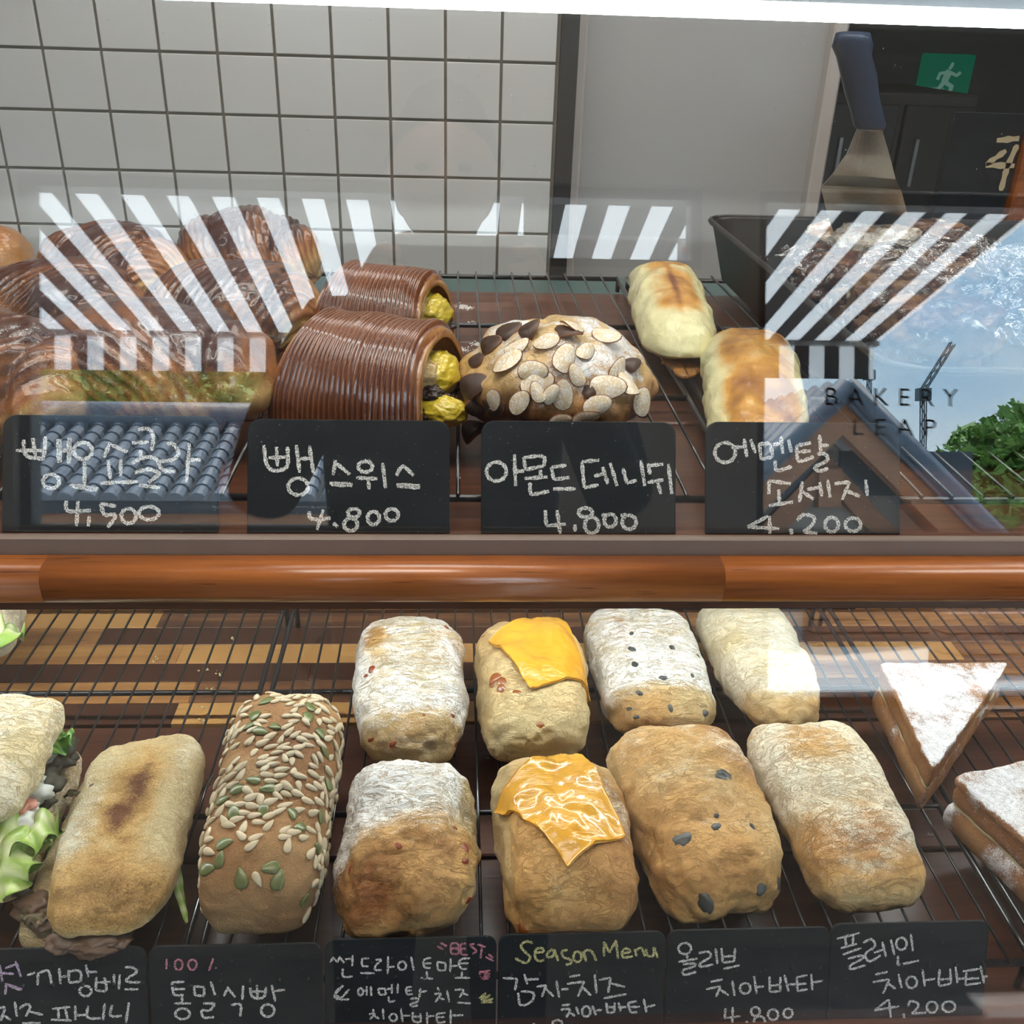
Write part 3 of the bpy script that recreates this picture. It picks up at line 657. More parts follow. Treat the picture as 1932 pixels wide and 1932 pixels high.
def loaf(name, lab, near, far, wn, wf, H, zr, mat, seed, grp=None, cat='bread', n=60, ex=(3.2, 2.5), flour=None, brown=None, lump=.0035, shape=None, drop=.22, part='crust', near_h=.25, far_h=.8, root=None, disp=None, zlift=0.0):
    N = onz(*near, zr+near_h*H); Fp = onz(*far, zr+far_h*H); ax = Fp-N; ax[2] = 0; L = np.linalg.norm(ax); ax /= L; sd_ = np.array([ax[1], -ax[0], 0])
    c = (N+Fp)/2; c[2] = zr+zlift
    slant = abs(ax @ np.array([CR[0], CR[1], 0])); cf = 1.0
    Wn = wn*depth(onz(*near, zr+.5*H))/FPX*math.sqrt(max(.2, 1-.6*slant**2)); Wf = wf*depth(onz(*far, zr+.5*H))/FPX*math.sqrt(max(.2, 1-.6*slant**2))
    P, Q = cubesphere(n); P = P.copy()
    # superellipsoid
    e1, e2 = ex; q = ((np.abs(P[:, 0])**e1+np.abs(P[:, 1])**e1)**(e2/e1)+np.abs(P[:, 2])**e2)**(-1/e2); P = P*q[:, None]
    u, v, w = P[:, 0].copy(), P[:, 1].copy(), P[:, 2].copy()
    Wd = (Wn*(1-v)/2+Wf*(1+v)/2)/2
    w2 = np.where(w < 0, w*drop*2, w)
    z = (w2+drop*2)/(1+drop*2)*H
    x = u*Wd; y = v*L/2
    if shape is not None: x, y, z = shape(u, v, w, x, y, z)
    so_ = seed*31.7
    pl = np.stack([x, y, z], 1)
    nr = vnormals(pl, Q)
    d = lump*fbm(pl*26+so_, seed, 3)+lump*.35*fbm(pl*80+so_, seed+5, 3)
    if disp is not None: d = d+disp(u, v, w, pl)
    d = d*sm(-.9, -.3, w)
    pl = pl+nr*d[:, None]
    pl[:, 2] = np.maximum(pl[:, 2], .0003)
    wp = c+pl[:, :1]*sd_+pl[:, 1:2]*ax+np.array([0, 0, 1.])*pl[:, 2:]
    at = {}
    nn = lambda s, o=3, k=0: fbm(pl*s+so_+k, seed+9+k, o)
    at['flour'] = flour(u, v, w, nn) if flour else np.zeros(len(u))
    at['brown'] = brown(u, v, w, nn) if brown else .3+.15*nn(20)
    if root is None: root = empty(name, tuple(c), lab, cat, grp)
    o = mk(part, wp, Q, mat, root, True, at)
    fr = dict(root=root, obj=o, c=c, ax=ax, sd=sd_, L=L, W=(Wn+Wf)/2, H=H)
    LOAVES[lab] = fr
    return fr
def on_loaf(fr, a, b): return fr['c']+fr['sd']*a*fr['W']/2+fr['ax']*b*fr['L']/2
# ---- plain ciabatta
fp = lambda u, v, w, nn: .30+.30*sm(-.2, .7, w)+.35*nn(22)-.5*sm(.55, .9, -v)
bp = lambda u, v, w, nn: .18+.42*sm(0, .9, w)*(.5+.5*nn(18, 3, 3))+.30*np.exp(-((v+.62)/.22)**2)*sm(-.2, .6, w)+.12*sm(.5, 1, np.abs(u))
loaf('ciabatta', 'plain floured ciabatta in front, nearest the lower right price cards', (1658, 1722), (1506, 1341), 238, 218, .058, LR, M['crust_plain'], 3, 'plain ciabattas', flour=fp, brown=bp, ex=(4.2, 2.6))
loaf('ciabatta', 'pale plain ciabatta at the back with window glare across it', (1492, 1376), (1385, 1122), 168, 180, .05, LR, M['crust_plain'], 4, 'plain ciabattas', flour=lambda u, v, w, nn: .45+.3*sm(-.2, .7, w)+.3*nn(22)-.4*sm(.6, .9, -v), brown=lambda u, v, w, nn: .02+.25*nn(16)+.30*sm(.55, .95, -v), ex=(3.8, 2.6))
# ---- olive ciabatta with olives set into the skin
M['olive'] = simple('black_olive', (.06, .065, .06), .4, var=.7, sc=160)
def blobs(fr, pts, name, mat, size, seed, flat=.6, label=None, sink=.25):
    size *= .66
    bv = bvh_of(fr['obj']); rs = random.Random(seed); P, Q = cubesphere(8)
    me = bpy.data.meshes.new(name); pp = P*(1+.12*vn(P*2.1+seed, seed)[:, None]); me.from_pydata(pp.tolist(), [], Q.tolist()); me.polygons.foreach_set('use_smooth', [True]*len(me.polygons)); me.materials.append(mat)
    for q in pts:
        x, y = q[:2]; s = (q[2] if len(q) > 2 else 1)*size
        loc, nr_ = cast(bv, x, y)
        if loc is None: continue
        inst(name, me, basis(nr_, rs.uniform(0, 6.28), (s*1.15, s*.8, s*flat), loc-nr_*s*sink), fr['root'], label)
fo = lambda u, v, w, nn: .62+.35*nn(14)-.6*sm(.55, .85, -v)-.25*sm(.5, -.2, w)
bo = lambda u, v, w, nn: .12+.25*nn(20)+.25*sm(.5, .9, -v)+.5*np.exp(-((u+.45)/.16)**2-((v-.45)/.55)**2)*sm(0, .5, w)
f = loaf('ciabatta', 'white floured olive ciabatta at the back with split crust', (1255, 1392), (1196, 1130), 213, 200, .055, LR, M['crust_white'], 5, 'olive ciabattas', flour=fo, brown=bo, ex=(4, 2.8), lump=.004,
     disp=lambda u, v, w, p: -.003*np.exp(-((u+.25)/.10)**2-((v-.25)/.45)**2)*sm(0, .5, w))
blobs(f, [(1192, 1195, .8), (1192, 1225, 1.2), (1198, 1252, 1.1), (1268, 1222, 1.1), (1252, 1279, 1.0), (1206, 1308, .8), (1306, 1275, .8), (1265, 1335, 1.0), (1330, 1345, 1.1), (1200, 1353, .7), (1318, 1238, .6), (1187, 1337, .7)], 'olive_piece', M['olive'], .0062, 1, .45)
fo2 = lambda u, v, w, nn: .28+.32*nn(18)+.2*sm(.2, .9, v)-.55*sm(.45, .8, -v)
bo2 = lambda u, v, w, nn: .46+.34*nn(12)+.18*sm(0, .9, w)+.15*sm(.4, .9, -v)-.35*sm(.3, -.5, w)
f = loaf('ciabatta', 'large golden olive ciabatta in front with bulging olives', (1372, 1735), (1268, 1350), 268, 262, .066, LR, M['crust_plain'], 6, 'olive ciabattas', flour=fo2, brown=bo2, ex=(4.2, 2.7), lump=.0045,
     disp=lambda u, v, w, p: -.0035*np.exp(-((u-.62)/.07)**2-((v+.35)/.3)**2)*sm(0, .5, w)-.006*sm(.7, 1, -v)*np.exp(-((u-.1)/.35)**2))
blobs(f, [(1372, 1463, 1.5), (1360, 1467, 1.1), (1286, 1582, 1.6), (1352, 1560, .9), (1420, 1559, .6), (1470, 1667, 1.1), (1437, 1678, 1.0), (1330, 1706, 1.5), (1352, 1540, .7), (1493, 1625, .6)], 'olive_piece', M['olive'], .0075, 2, .5, sink=.3)
# ---- sun-dried tomato & cheese ciabatta
M['tomato_bit'] = simple('dried_tomato', (.24, .05, .015), .35, var=.5, sc=120)
ft = lambda u, v, w, nn: .75+.35*nn(11)-.65*sm(.62, .9, -v)-.5*np.exp(-((u+.62)/.2)**2-((v-.35)/.35)**2)-.2*sm(.3, -.3, w)
bt = lambda u, v, w, nn: .25+.40*nn(17)+.40*sm(.75, 1, v)*sm(-.2, .3, nn(9))+.15*sm(.6, .95, -v)+.35*np.exp(-((u+.62)/.25)**2-((v-.35)/.3)**2)
f = loaf('ciabatta', 'tomato ciabatta at the back, thickly dusted with white flour', (778, 1440), (769, 1146), 213, 200, .06, LR, M['crust_white'], 7, 'tomato and cheese ciabattas', flour=ft, brown=bt, ex=(4, 2.7), lump=.004)
blobs(f, [(701, 1262, 1.2), (690, 1275, .8), (808, 1163, 1.1), (842, 1183, .9), (860, 1405, 1.0), (742, 1403, .9), (700, 1395, .8), (855, 1350, .7), (800, 1348, .5)], 'tomato_bit', M['tomato_bit'], .0058, 3, .45)
ft2 = lambda u, v, w, nn: .72*sm(-.35, .35, v)+.30+.35*nn(12)-.45*sm(.2, .7, -v)-.35*sm(.72, .9, u)
bt2 = lambda u, v, w, nn: .40+.40*nn(14)+.25*sm(.0, .5, -v)*sm(-.2, .6, w)-.2*sm(.9, .6, -v)*0+.25*sm(.82, .95, -v)*sm(-.1, .3, nn(10, 3, 5))-.25*sm(.7, 1, u)
f = loaf('ciabatta', 'tomato ciabatta in front, browned with flour on its far half', (762, 1770), (776, 1427), 272, 236, .068, LR, M['crust_white'], 8, 'tomato and cheese ciabattas', flour=ft2, brown=bt2, ex=(3.8, 2.6), lump=.006)
blobs(f, [(878, 1600, 1.1), (858, 1562, .9), (885, 1700, 1.1), (660, 1640, 1.0), (880, 1625, .8), (752, 1595, .7), (640, 1590, .8)], 'tomato_bit', M['tomato_bit'], .0062, 4, .4)
# ---- potato cheese ciabatta with a melted cheese slice
M['cheese'] = NT('cheddar_slice'); t = M['cheese']; nzv = t.noise(t.obj(), 30, 3); cc = t.mix(nzv, (.76, .33, .02), (.90, .50, .06))
bpn = t.bump(t.math('ADD', t.noise(t.obj((1, 2.5, 1)), 70, 3, .5, 1.5), t.math('MULTIPLY', t.noise(t.obj(), 260, 2), .12)), .30, .003)
M['cheese'] = t.fin(cc, .24, bpn, **{'Subsurface Weight': 0.0, 'Coat Weight': .5, 'Coat Roughness': .08})
def smooth_grid(Z, k=1):
    for _ in range(k):
        Zp = np.pad(Z, 1, mode='edge'); Z = (Zp[:-2, 1:-1]+Zp[2:, 1:-1]+Zp[1:-1, :-2]+Zp[1:-1, 2:]+4*Z)/8
    return Z
def drape(fr, corners_px, name, mat, label, th=.0024, n=44, wob=.0018, seed=1, zr=LR, amp=1.0):
    """a sheet laid over the loaf: corners given where they touch the bread"""
    bv = bvh_of(fr['obj']); C4 = []
    for x, y in corners_px:
        l, _ = cast(bv, x, y)
        C4.append(np.array(l) if l is not None else onz(x, y, zr+fr['H']*.55))
    C4 = np.array(C4)[:, :2]; s = np.linspace(0, 1, n)
    U, V_ = np.meshgrid(s, s, indexing='ij')
    XY = (C4[0][None, None]*(1-U)[..., None]*(1-V_)[..., None]+C4[1][None, None]*U[..., None]*(1-V_)[..., None]+C4[2][None, None]*U[..., None]*V_[..., None]+C4[3][None, None]*(1-U)[..., None]*V_[..., None])
    Z = np.zeros((n, n)); lo = zr+fr['H']*.35
    for i in range(n):
        for j in range(n):
            h = bv.ray_cast(Vector((XY[i, j, 0], XY[i, j, 1], zr+.3)), Vector((0, 0, -1)))[0]
            Z[i, j] = max(h.z, lo) if h is not None else lo
    Z0 = Z.copy(); Z = smooth_grid(Z, 6); Z = np.maximum(Z, Z0)+.0012
    q = np.stack([XY[..., 0].ravel()*38, XY[..., 1].ravel()*38, np.zeros(n*n)], 1)
    wv = fbm(q+seed*7, seed, 3).reshape(n, n); rd = 1-np.abs(vn(q*.9+seed*3, seed+2).reshape(n, n))*2
    Z = Z+wob*np.maximum(wv, -.2)+amp*.0018*np.clip(rd, 0, 1)**2
    P = np.concatenate([XY, Z[..., None]], -1).reshape(-1, 3)
    idx = np.arange(n*n).reshape(n, n); Q = np.stack([idx[:-1, :-1], idx[1:, :-1], idx[1:, 1:], idx[:-1, 1:]], -1).reshape(-1, 4)
    N = vnormals(P, Q)
    if N[:, 2].mean() < 0: Q = Q[:, ::-1]; N = -N
    top = P+N*th; k = len(P); F_ = Q.tolist(); F2 = [[a+0 for a in q_] for q_ in Q.tolist()]
    V = np.concatenate([top, P]); faces = F_+[[a+k for a in q_[::-1]] for q_ in F2]
    b = list(idx[:, 0])+list(idx[-1, 1:])+list(idx[::-1, -1][1:])+list(idx[0, ::-1][1:-1])
    for a, c_ in zip(b, b[1:]+b[:1]): faces.append([a, c_, c_+k, a+k] if False else [a, a+k, c_+k, c_])
    return mk(name, V, faces, mat, fr['root'], True, label=label)
fc = lambda u, v, w, nn: .25+.30*nn(14)+.3*sm(.5, 1, v)-.5*sm(.6, .85, -v)
bc = lambda u, v, w, nn: .22+.28*nn(15)+.12*sm(0, .9, w)-.1*sm(.7, .95, -v)
f = loaf('ciabatta', 'cheese ciabatta at the back with a square melted cheddar slice', (1010, 1433), (998, 1160), 212, 198, .066, LR, M['crust_plain'], 9, 'cheese topped ciabattas', flour=fc, brown=bc, ex=(4, 2.8), lump=.004)
drape(f, [(922, 1218), (1046, 1172), (1112, 1308), (1003, 1306)], 'cheese_slice', M['cheese'], 'glossy melted orange cheddar slice', seed=2, wob=.0014)
M['burnt_cheese'] = simple('burnt_cheese', (.30, .085, .015), .35, var=.6, sc=150, **{'Coat Weight': .4})
blobs(f, [(936, 1278, 1.5), (948, 1285, 1.4), (945, 1300, 1.2), (975, 1305, 1.0), (928, 1292, 1.0), (1018, 1367, 1.0), (903, 1385, .8), (912, 1200, .7)], 'burnt_cheese', M['burnt_cheese'], .0068, 5, .35)
f = loaf('ciabatta', 'cheese ciabatta in front with a pointed drooping cheddar slice', (1080, 1775), (1048, 1414), 262, 232, .074, LR, M['crust_plain'], 10, 'cheese topped ciabattas', flour=lambda u, v, w, nn: .25+.3*nn(14)+.35*sm(.5, 1, v)-.4*sm(.1, .6, -v),
     brown=lambda u, v, w, nn: .55+.28*nn(15)+.12*sm(-.2, .9, -v)-.35*sm(.8, 1, -u)-.25*sm(.8, 1, v), ex=(4.4, 2.8), lump=.004)
drape(f, [(936, 1546), (1068, 1424), (1178, 1588), (1070, 1640)], 'cheese_slice', M['cheese'], 'pointed melted orange cheddar slice', seed=5, wob=.003, amp=1.0)
blobs(f, [(985, 1755, 1.3), (928, 1672, 1.0)], 'burnt_cheese', M['burnt_cheese'], .006, 6, .35)
# ---- seeded loaf
f = loaf('seeded_loaf', 'brown wholemeal loaf covered in sunflower and pumpkin seeds', (484, 1768), (548, 1300), 236, 192, .088, LR, M['crust_seed'], 12, cat='bread', n=60, ex=(5, 3.2), lump=.003, drop=.40,
     brown=lambda u, v, w, nn: .35+.3*nn(18)+.35*np.exp(-((v-.15)/.18)**2-((u)/.5)**2), disp=lambda u, v, w, p: -.004*np.exp(-((v-.18)/.10)**2-((u)/.6)**2)*sm(.3, .8, w))
M['sunflower'] = simple('sunflower_seed', (.60, .50, .33), .5, var=.25, sc=150)
M['pumpkin'] = simple('pumpkin_seed', (.13, .155, .045), .35, var=.4, sc=120, **{'Coat Weight': .3})
def seedmesh(name, mat, L, Wd, H):
    P, Q = cubesphere(4); v = P*np.array([L/2, Wd/2, H/2]); v[:, 1] *= 1-.45*P[:, 0]; me = bpy.data.meshes.new(name); me.from_pydata(v.tolist(), [], Q.tolist())
    me.polygons.foreach_set('use_smooth', [True]*len(me.polygons)); me.materials.append(mat); return me
sfm, pkm = seedmesh('sunflower_seed', M['sunflower'], .0115, .0052, .0036), seedmesh('pumpkin_seed', M['pumpkin'], .0135, .0084, .003)
bv = bvh_of(f['obj']); rs = random.Random(5); used = []
def putseed(me, nm, loc, nr_, ang, sc=1.0): inst(nm, me, basis(nr_, ang, (sc, sc, sc), loc+nr_*.0009), f['root'])
for x, y in ((500, 1325), (570, 1312), (582, 1355), (480, 1352), (472, 1370), (492, 1380), (520, 1372), (478, 1473), (505, 1489), (421, 1510), (441, 1532), (497, 1532), (552, 1537), (564, 1562), (424, 1592), (415, 1622), (392, 1640), (455, 1657), (510, 1638), (525, 1660), (573, 1700), (380, 1568), (612, 1420), (618, 1480), (603, 1540), (598, 1600), (450, 1490), (585, 1335), (605, 1385)):
    l, nr_ = cast(bv, x, y)
    if l is not None: putseed(pkm, 'pumpkin_seed', l, nr_, rs.uniform(0, 6.28), rs.uniform(.85, 1.1)); used.append(l)
cnt = 0; tries = 0
while cnt < 296 and tries < 20000:
    tries += 1
    a, b = rs.uniform(-1, 1), rs.uniform(-1, 1)
    if rs.random() < .62:                                # top
        o_ = f['c']+f['sd']*a*f['W']*.47+f['ax']*b*f['L']*.47; h = bv.ray_cast(Vector(o_)+Vector((0, 0, .3)), Vector((0, 0, -1)))
        dens = .6+.4*max(0, b-.25)+.3*(abs(b+.35) < .3)
    else:                                                # sides, mostly right
        sgn = 1 if rs.random() < .72 else -1; zz = rs.uniform(.25, .95)*f['H']
        o_ = f['c']+f['sd']*sgn*.3+f['ax']*b*f['L']*.47; o_[2] = f['c'][2]+zz; h = bv.ray_cast(Vector(o_), Vector(-sgn*f['sd'])); dens = 1.0
    if h[0] is None or rs.random() > dens: continue
    l, nr_ = h[0], h[1]
    if b < -.8 and rs.random() < .8: continue
    if any((l-q).length < .0060 for q in used): continue
    used.append(l); putseed(sfm, 'sunflower_seed', l, nr_, rs.gauss(.3, .8), rs.uniform(.85, 1.12)); cnt += 1
# ---- mushroom camembert panini: two flat halves with filling
def flathalf(name, near, far, wn, wf, H, zl, seed, root, mat, flour, brown, lab=None): return loaf(name, lab or '', near, far, wn, wf, H, LR+zl, mat, seed, root=root, part=name, flour=flour, brown=brown, ex=(4.6, 2.6), lump=.003, drop=.25, near_h=.3, far_h=.75)
pr = empty('panini', tuple(onz(200, 1600, LR)), 'toasted mushroom panini with scorched top, leaves sticking out below', 'sandwich')
flathalf('lower_bun', (133, 1790), (278, 1404), 236, 190, .026, 0, 21, pr, M['crust_panini'], lambda u, v, w, nn: .2+.3*nn(14), lambda u, v, w, nn: .12+.2*nn(15))
top = flathalf('upper_bun', (185, 1768), (292, 1380), 236, 200, .038, .024, 22, pr, M['crust_panini'],
    lambda u, v, w, nn: .30+.35*nn(12)-.45*sm(.3, .7, -v)-.7*np.exp(-((u-.05)/.35)**2-(v/.7)**2), lambda u, v, w, nn: .12+.14*nn(14)+.16*np.exp(-((u)/.55)**4-((v-.1)/.75)**4)+.62*np.exp(-((u-.02)/.38)**2-((v-.12)/.60)**2)*(.75+.7*nn(60, 4, 2))+.45*sm(.35, .8, -v)*sm(-.3, .5, w))
M['mushroom'] = simple('cooked_mushroom', (.13, .075, .045), .45, var=.5, sc=60)
M['lettuce'] = NT('lettuce'); t = M['lettuce']; g_ = t.noise(t.obj(), 45, 4); cc = t.ramp(t.math('ADD', t.attr('brown'), t.math('MULTIPLY', t.math('SUBTRACT', g_, .5), .5)), [(0, (.68, .72, .42)), (.5, (.36, .52, .11)), (1, (.07, .22, .03))])
M['lettuce'] = t.fin(cc, .4, t.bump(t.noise(t.obj(), 120, 4, .6, 1), .4, .001), **{'Coat Weight': .2})
def strip_blob(name, path, r, mat, root, seed, flat=.5, label=None):
    P, Q = cubesphere(10)
    for k, p in enumerate(path):
        p = np.array(p); s = r*(1+.3*math.sin(k*2.3+seed)); v = P*(1+.30*fbm(P*1.8+seed+k*3, seed+k, 3)[:, None])*np.array([s*1.3, s, s*flat])+p
        mk(name, v, Q, mat, root, True, label=label if k == 0 else None)
strip_blob('mushroom_slice', [onz(x, y, LR+.026) for x, y in ((118, 1775), (150, 1781), (185, 1780), (215, 1776), (80, 1740), (68, 1712))], .009, M['mushroom'], pr, 3, .55)
def leaf(name, pts, wid, mat, root, seed, ruffle=.006, tone=.5, n=60, m=16, label=None):
    """ruffled leaf along a spine"""
    pts = [np.array(p, float) for p in pts]; sp = []
    for i in range(n):
        s = i/(n-1)*(len(pts)-1); k = min(int(s), len(pts)-2); sp.append(pts[k]*(1-(s-k))+pts[k+1]*(s-k))
    sp = np.array(sp)
    for _ in range(3): sp[1:-1] = (sp[:-2]+sp[2:]+2*sp[1:-1])/4
    V = []; T = []
    for i in range(n):
        t_ = sp[min(i+1, n-1)]-sp[max(i-1, 0)]; t_ /= np.linalg.norm(t_); s_ = np.cross(t_, [0, 0, 1.]); s_ /= np.linalg.norm(s_)+1e-9; u_ = np.cross(s_, t_)
        wv = wid*math.sin(math.pi*min(1, .18+.8*i/(n-1)))**.6
        for j in range(m):
            a = j/(m-1)*2-1; r_ = ruffle*abs(a)**1.5*math.sin(i/(n-1)*14+seed*2+a*2)+ruffle*.5*math.sin(i/(n-1)*8+j*.5+seed)
            V.append(sp[i]+s_*a*wv+u_*r_); T.append(tone+.35*(abs(a)-.5)+.2*math.sin(i*.5))
    V = np.array(V); idx = np.arange(n*m).reshape(n, m); Q = np.stack([idx[:-1, :-1], idx[1:, :-1], idx[1:, 1:], idx[:-1, 1:]], -1).reshape(-1, 4)
    N = vnormals(V, Q); k = len(V); V2 = np.concatenate([V, V-N*.0006])
    return mk(name, V2, np.concatenate([Q, Q[:, ::-1]+k]), mat, root, True, {'brown': np.array(T+T)}, label=label)
M['herb'] = simple('wilted_herb', (.13, .10, .045), .5, var=.5, sc=60)
leaf('rocket_leaf', [onz(70, 1700, LR+.03), onz(55, 1690, LR+.028), onz(22, 1688, LR+.028)], .004, M['herb'], pr, 2, .002)
leaf('rocket_leaf', [onz(330, 1610, LR+.02), onz(338, 1680, LR+.012), onz(352, 1742, LR+.006)], .0032, M['lettuce'], pr, 4, .001, .35)
leaf('rocket_leaf', [onz(80, 1745, LR+.03), onz(60, 1728, LR+.03), onz(40, 1722, LR+.03)], .006, M['herb'], pr, 7, .003)
leaf('rocket_leaf', [onz(165, 1500, LR+.02), onz(140, 1495, LR+.02), onz(120, 1504, LR+.02)], .003, M['herb'], pr, 8, .002)
leaf('rocket_leaf', [onz(365, 1500, LR+.02), onz(385, 1487, LR+.02), onz(402, 1464, LR+.02)], .002, M['herb'], pr, 9, .002)
blobs(dict(obj=top['obj'], root=pr), [(173, 1481, 1.0)], 'pepper_bit', M['olive'], .0035, 5, .4)
leaf('rocket_leaf', [onz(108, 1600, LR+.015), onz(100, 1575, LR+.018), onz(104, 1562, LR+.02)], .009, M['lettuce'], pr, 12, .003, .95)
# ---- half-seen lettuce sandwich at the left edge
sw = empty('ciabatta_sandwich', tuple(onz(20, 1500, LR)), 'large ciabatta sandwich with lettuce cut off by the left edge', 'sandwich')
flathalf('lower_bun', (-90, 1700), (110, 1400), 270, 120, .030, 0, 31, sw, M['crust_plain'], lambda u, v, w, nn: .4+.3*nn(14), lambda u, v, w, nn: .1+.2*nn(15))
flathalf('upper_bun', (-92, 1555), (45, 1300), 250, 180, .034, .052, 32, sw, M['crust_plain'], lambda u, v, w, nn: .62+.3*nn(14), lambda u, v, w, nn: .10+.2*nn(18))
M['ham'] = simple('pink_ham', (.60, .25, .17), .4, var=.2); M['mayo'] = simple('white_dressing', (.72, .74, .66), .35, var=.1); M['patty'] = simple('dark_filling', (.06, .055, .035), .6, var=.6, sc=90)
strip_blob('filling', [onz(x, y, LR+.034) for x, y in ((62, 1480), (75, 1450), (88, 1425), (52, 1515), (40, 1545))], .016, M['patty'], sw, 3, .6, 'dark green herb filling')
strip_blob('filling', [onz(x, y, LR+.044) for x, y in ((42, 1500), (56, 1465), (30, 1535), (20, 1560), (78, 1425))], .013, M['mayo'], sw, 8, .6, 'pale dressing filling')
strip_blob('filling', [onz(x, y, LR+.052) for x, y in ((60, 1442), (22, 1520))], .010, M['ham'], sw, 5, .35, 'pink ham filling')
leaf('lettuce_leaf', [onz(85, 1425, LR+.05), onz(108, 1392, LR+.052), onz(138, 1380, LR+.05)], .014, M['lettuce'], sw, 3, .005, .85)
leaf('lettuce_leaf', [onz(-10, 1610, LR+.05), onz(35, 1575, LR+.052), onz(75, 1560, LR+.048), onz(104, 1545, LR+.045)], .020, M['lettuce'], sw, 5, .009, .3)
leaf('lettuce_leaf', [onz(-15, 1700, LR+.035), onz(0, 1650, LR+.045), onz(35, 1600, LR+.05), onz(88, 1600, LR+.04)], .022, M['lettuce'], sw, 6, .010, .35)
leaf('lettuce_leaf', [onz(25, 1500, LR+.05), onz(38, 1495, LR+.05), onz(52, 1500, LR+.048)], .006, M['lettuce'], sw, 9, .003, .9)
sw2 = empty('ciabatta_sandwich', tuple(onz(-25, 1180, LR)), 'ciabatta sandwich with pale lettuce at the top left corner', 'sandwich')
flathalf('bun', (-60, 1240), (-30, 1120), 150, 150, .05, 0, 33, sw2, M['crust_plain'], lambda u, v, w, nn: .6+.3*nn(14), lambda u, v, w, nn: .10+.2*nn(18))
leaf('lettuce_leaf', [onz(-30, 1205, LR+.045), onz(5, 1195, LR+.05), onz(38, 1190, LR+.04)], .020, M['lettuce'], sw2, 5, .008, .3)
# ---- powdered triangle toasts
def slab(poly, z0, prof, dens=.0025, seed=0, rough=.0012, cap=14):
    poly = [np.array(p[:2], float) for p in poly]; pts = []
    m = len(poly)
    for i in range(m):                               # rounded outline
        a, b, c_ = poly[i-1], poly[i], poly[(i+1) % m]; r = .008
        p1 = b+(a-b)/np.linalg.norm(a-b)*r; p2 = b+(c_-b)/np.linalg.norm(c_-b)*r
        for k in range(6): u = k/5; pts.append((1-u)**2*p1+2*u*(1-u)*b+u*u*p2)
        nx = poly[(i+1) % m]; q1 = b+(nx-b)/np.linalg.norm(nx-b)*r; q2 = nx+(b-nx)/np.linalg.norm(b-nx)*r; nseg = max(2, int(np.linalg.norm(q2-q1)/dens))
        for k in range(1, nseg): pts.append(q1+(q2-q1)*k/nseg)
    O = np.array(pts); cen = O.mean(0); n = len(O); V = []; 
    for ins, z in prof: d = O-cen; l = np.linalg.norm(d, axis=1)[:, None]; V.append(np.concatenate([O-d/l*ins, np.full((n, 1), z0+z)], 1))
    ztop = z0+prof[-1][1]; last = V[-1][:, :2]
    for k in range(1, cap+1): s = max(.002, 1-k/cap); V.append(np.concatenate([cen+(last-cen)*s, np.full((n, 1), ztop)], 1))
    R_ = len(V); V = np.concatenate(V); idx = np.arange(R_*n).reshape(R_, n); nx = np.roll(idx, -1, 1)
    Q = np.stack([idx[:-1], nx[:-1], nx[1:], idx[1:]], -1).reshape(-1, 4)
    V = V+np.stack([fbm(V*60+seed, seed, 3), fbm(V*60+seed+5, seed+1, 3), .7*fbm(V*45+seed+9, seed+2, 3)], 1)*rough
    V[:, 2] = np.maximum(V[:, 2], z0)
    lay = np.repeat(np.arange(R_), n); return V, Q, lay, len(prof)
def triangle(lab, tri, H, seed):
    zt = LR+H; c_ = sum(onz(x, y, zt) for x, y in tri)/3; root = empty('sugared_toast', (c_[0], c_[1], LR), lab, 'toast', 'sugar dusted triangle toasts')
    P3 = [onz(x, y, zt) for x, y in tri]
    h = H*.5
    for nm, z0, hh, lb in (('lower_slice', LR, h*.92, None), ('filling', LR+h*.80, h*.30, 'pale cream filling'), ('upper_slice', LR+h*1.0, h, None)):
        ins0 = .0 if nm != 'filling' else .004
        pr_ = [(.004+ins0, 0), (.001+ins0, hh*.12), (ins0-.0005, hh*.35), (ins0-.001, hh*.6), (ins0+.0003, hh*.85), (ins0+.003, hh)] if nm != 'upper_slice' else [(.004, 0), (.0015, hh*.1), (.0, hh*.35), (.002, hh*.6), (.001, hh*.72), (-.001, hh*.78), (-.001, hh*.93), (.001, hh)]
        V, Q, lay, npf = slab(P3, z0, pr_, seed=seed+len(nm))
        topm = lay >= npf-1; nz_ = fbm(V*30, seed, 3)
        fl = np.where(topm, .62+.25*nz_, .10+.35*nz_) if nm == 'upper_slice' else (.25+.5*nz_)
        mk(nm, V, Q, M['crust_toast'] if nm != 'filling' else M['crumb_in'], root, True, {'flour': fl, 'brown': .45+.3*nz_+.2*topm}, label=lb)
triangle('sugar dusted triangle toast pointing forward, behind the other one', [(1660, 1250), (1905, 1248), (1762, 1452)], .052, 3)
triangle('sugar dusted triangle toast at the right edge, nearest the glass', [(1800, 1462), (2080, 1405), (2060, 1700)], .055, 8)

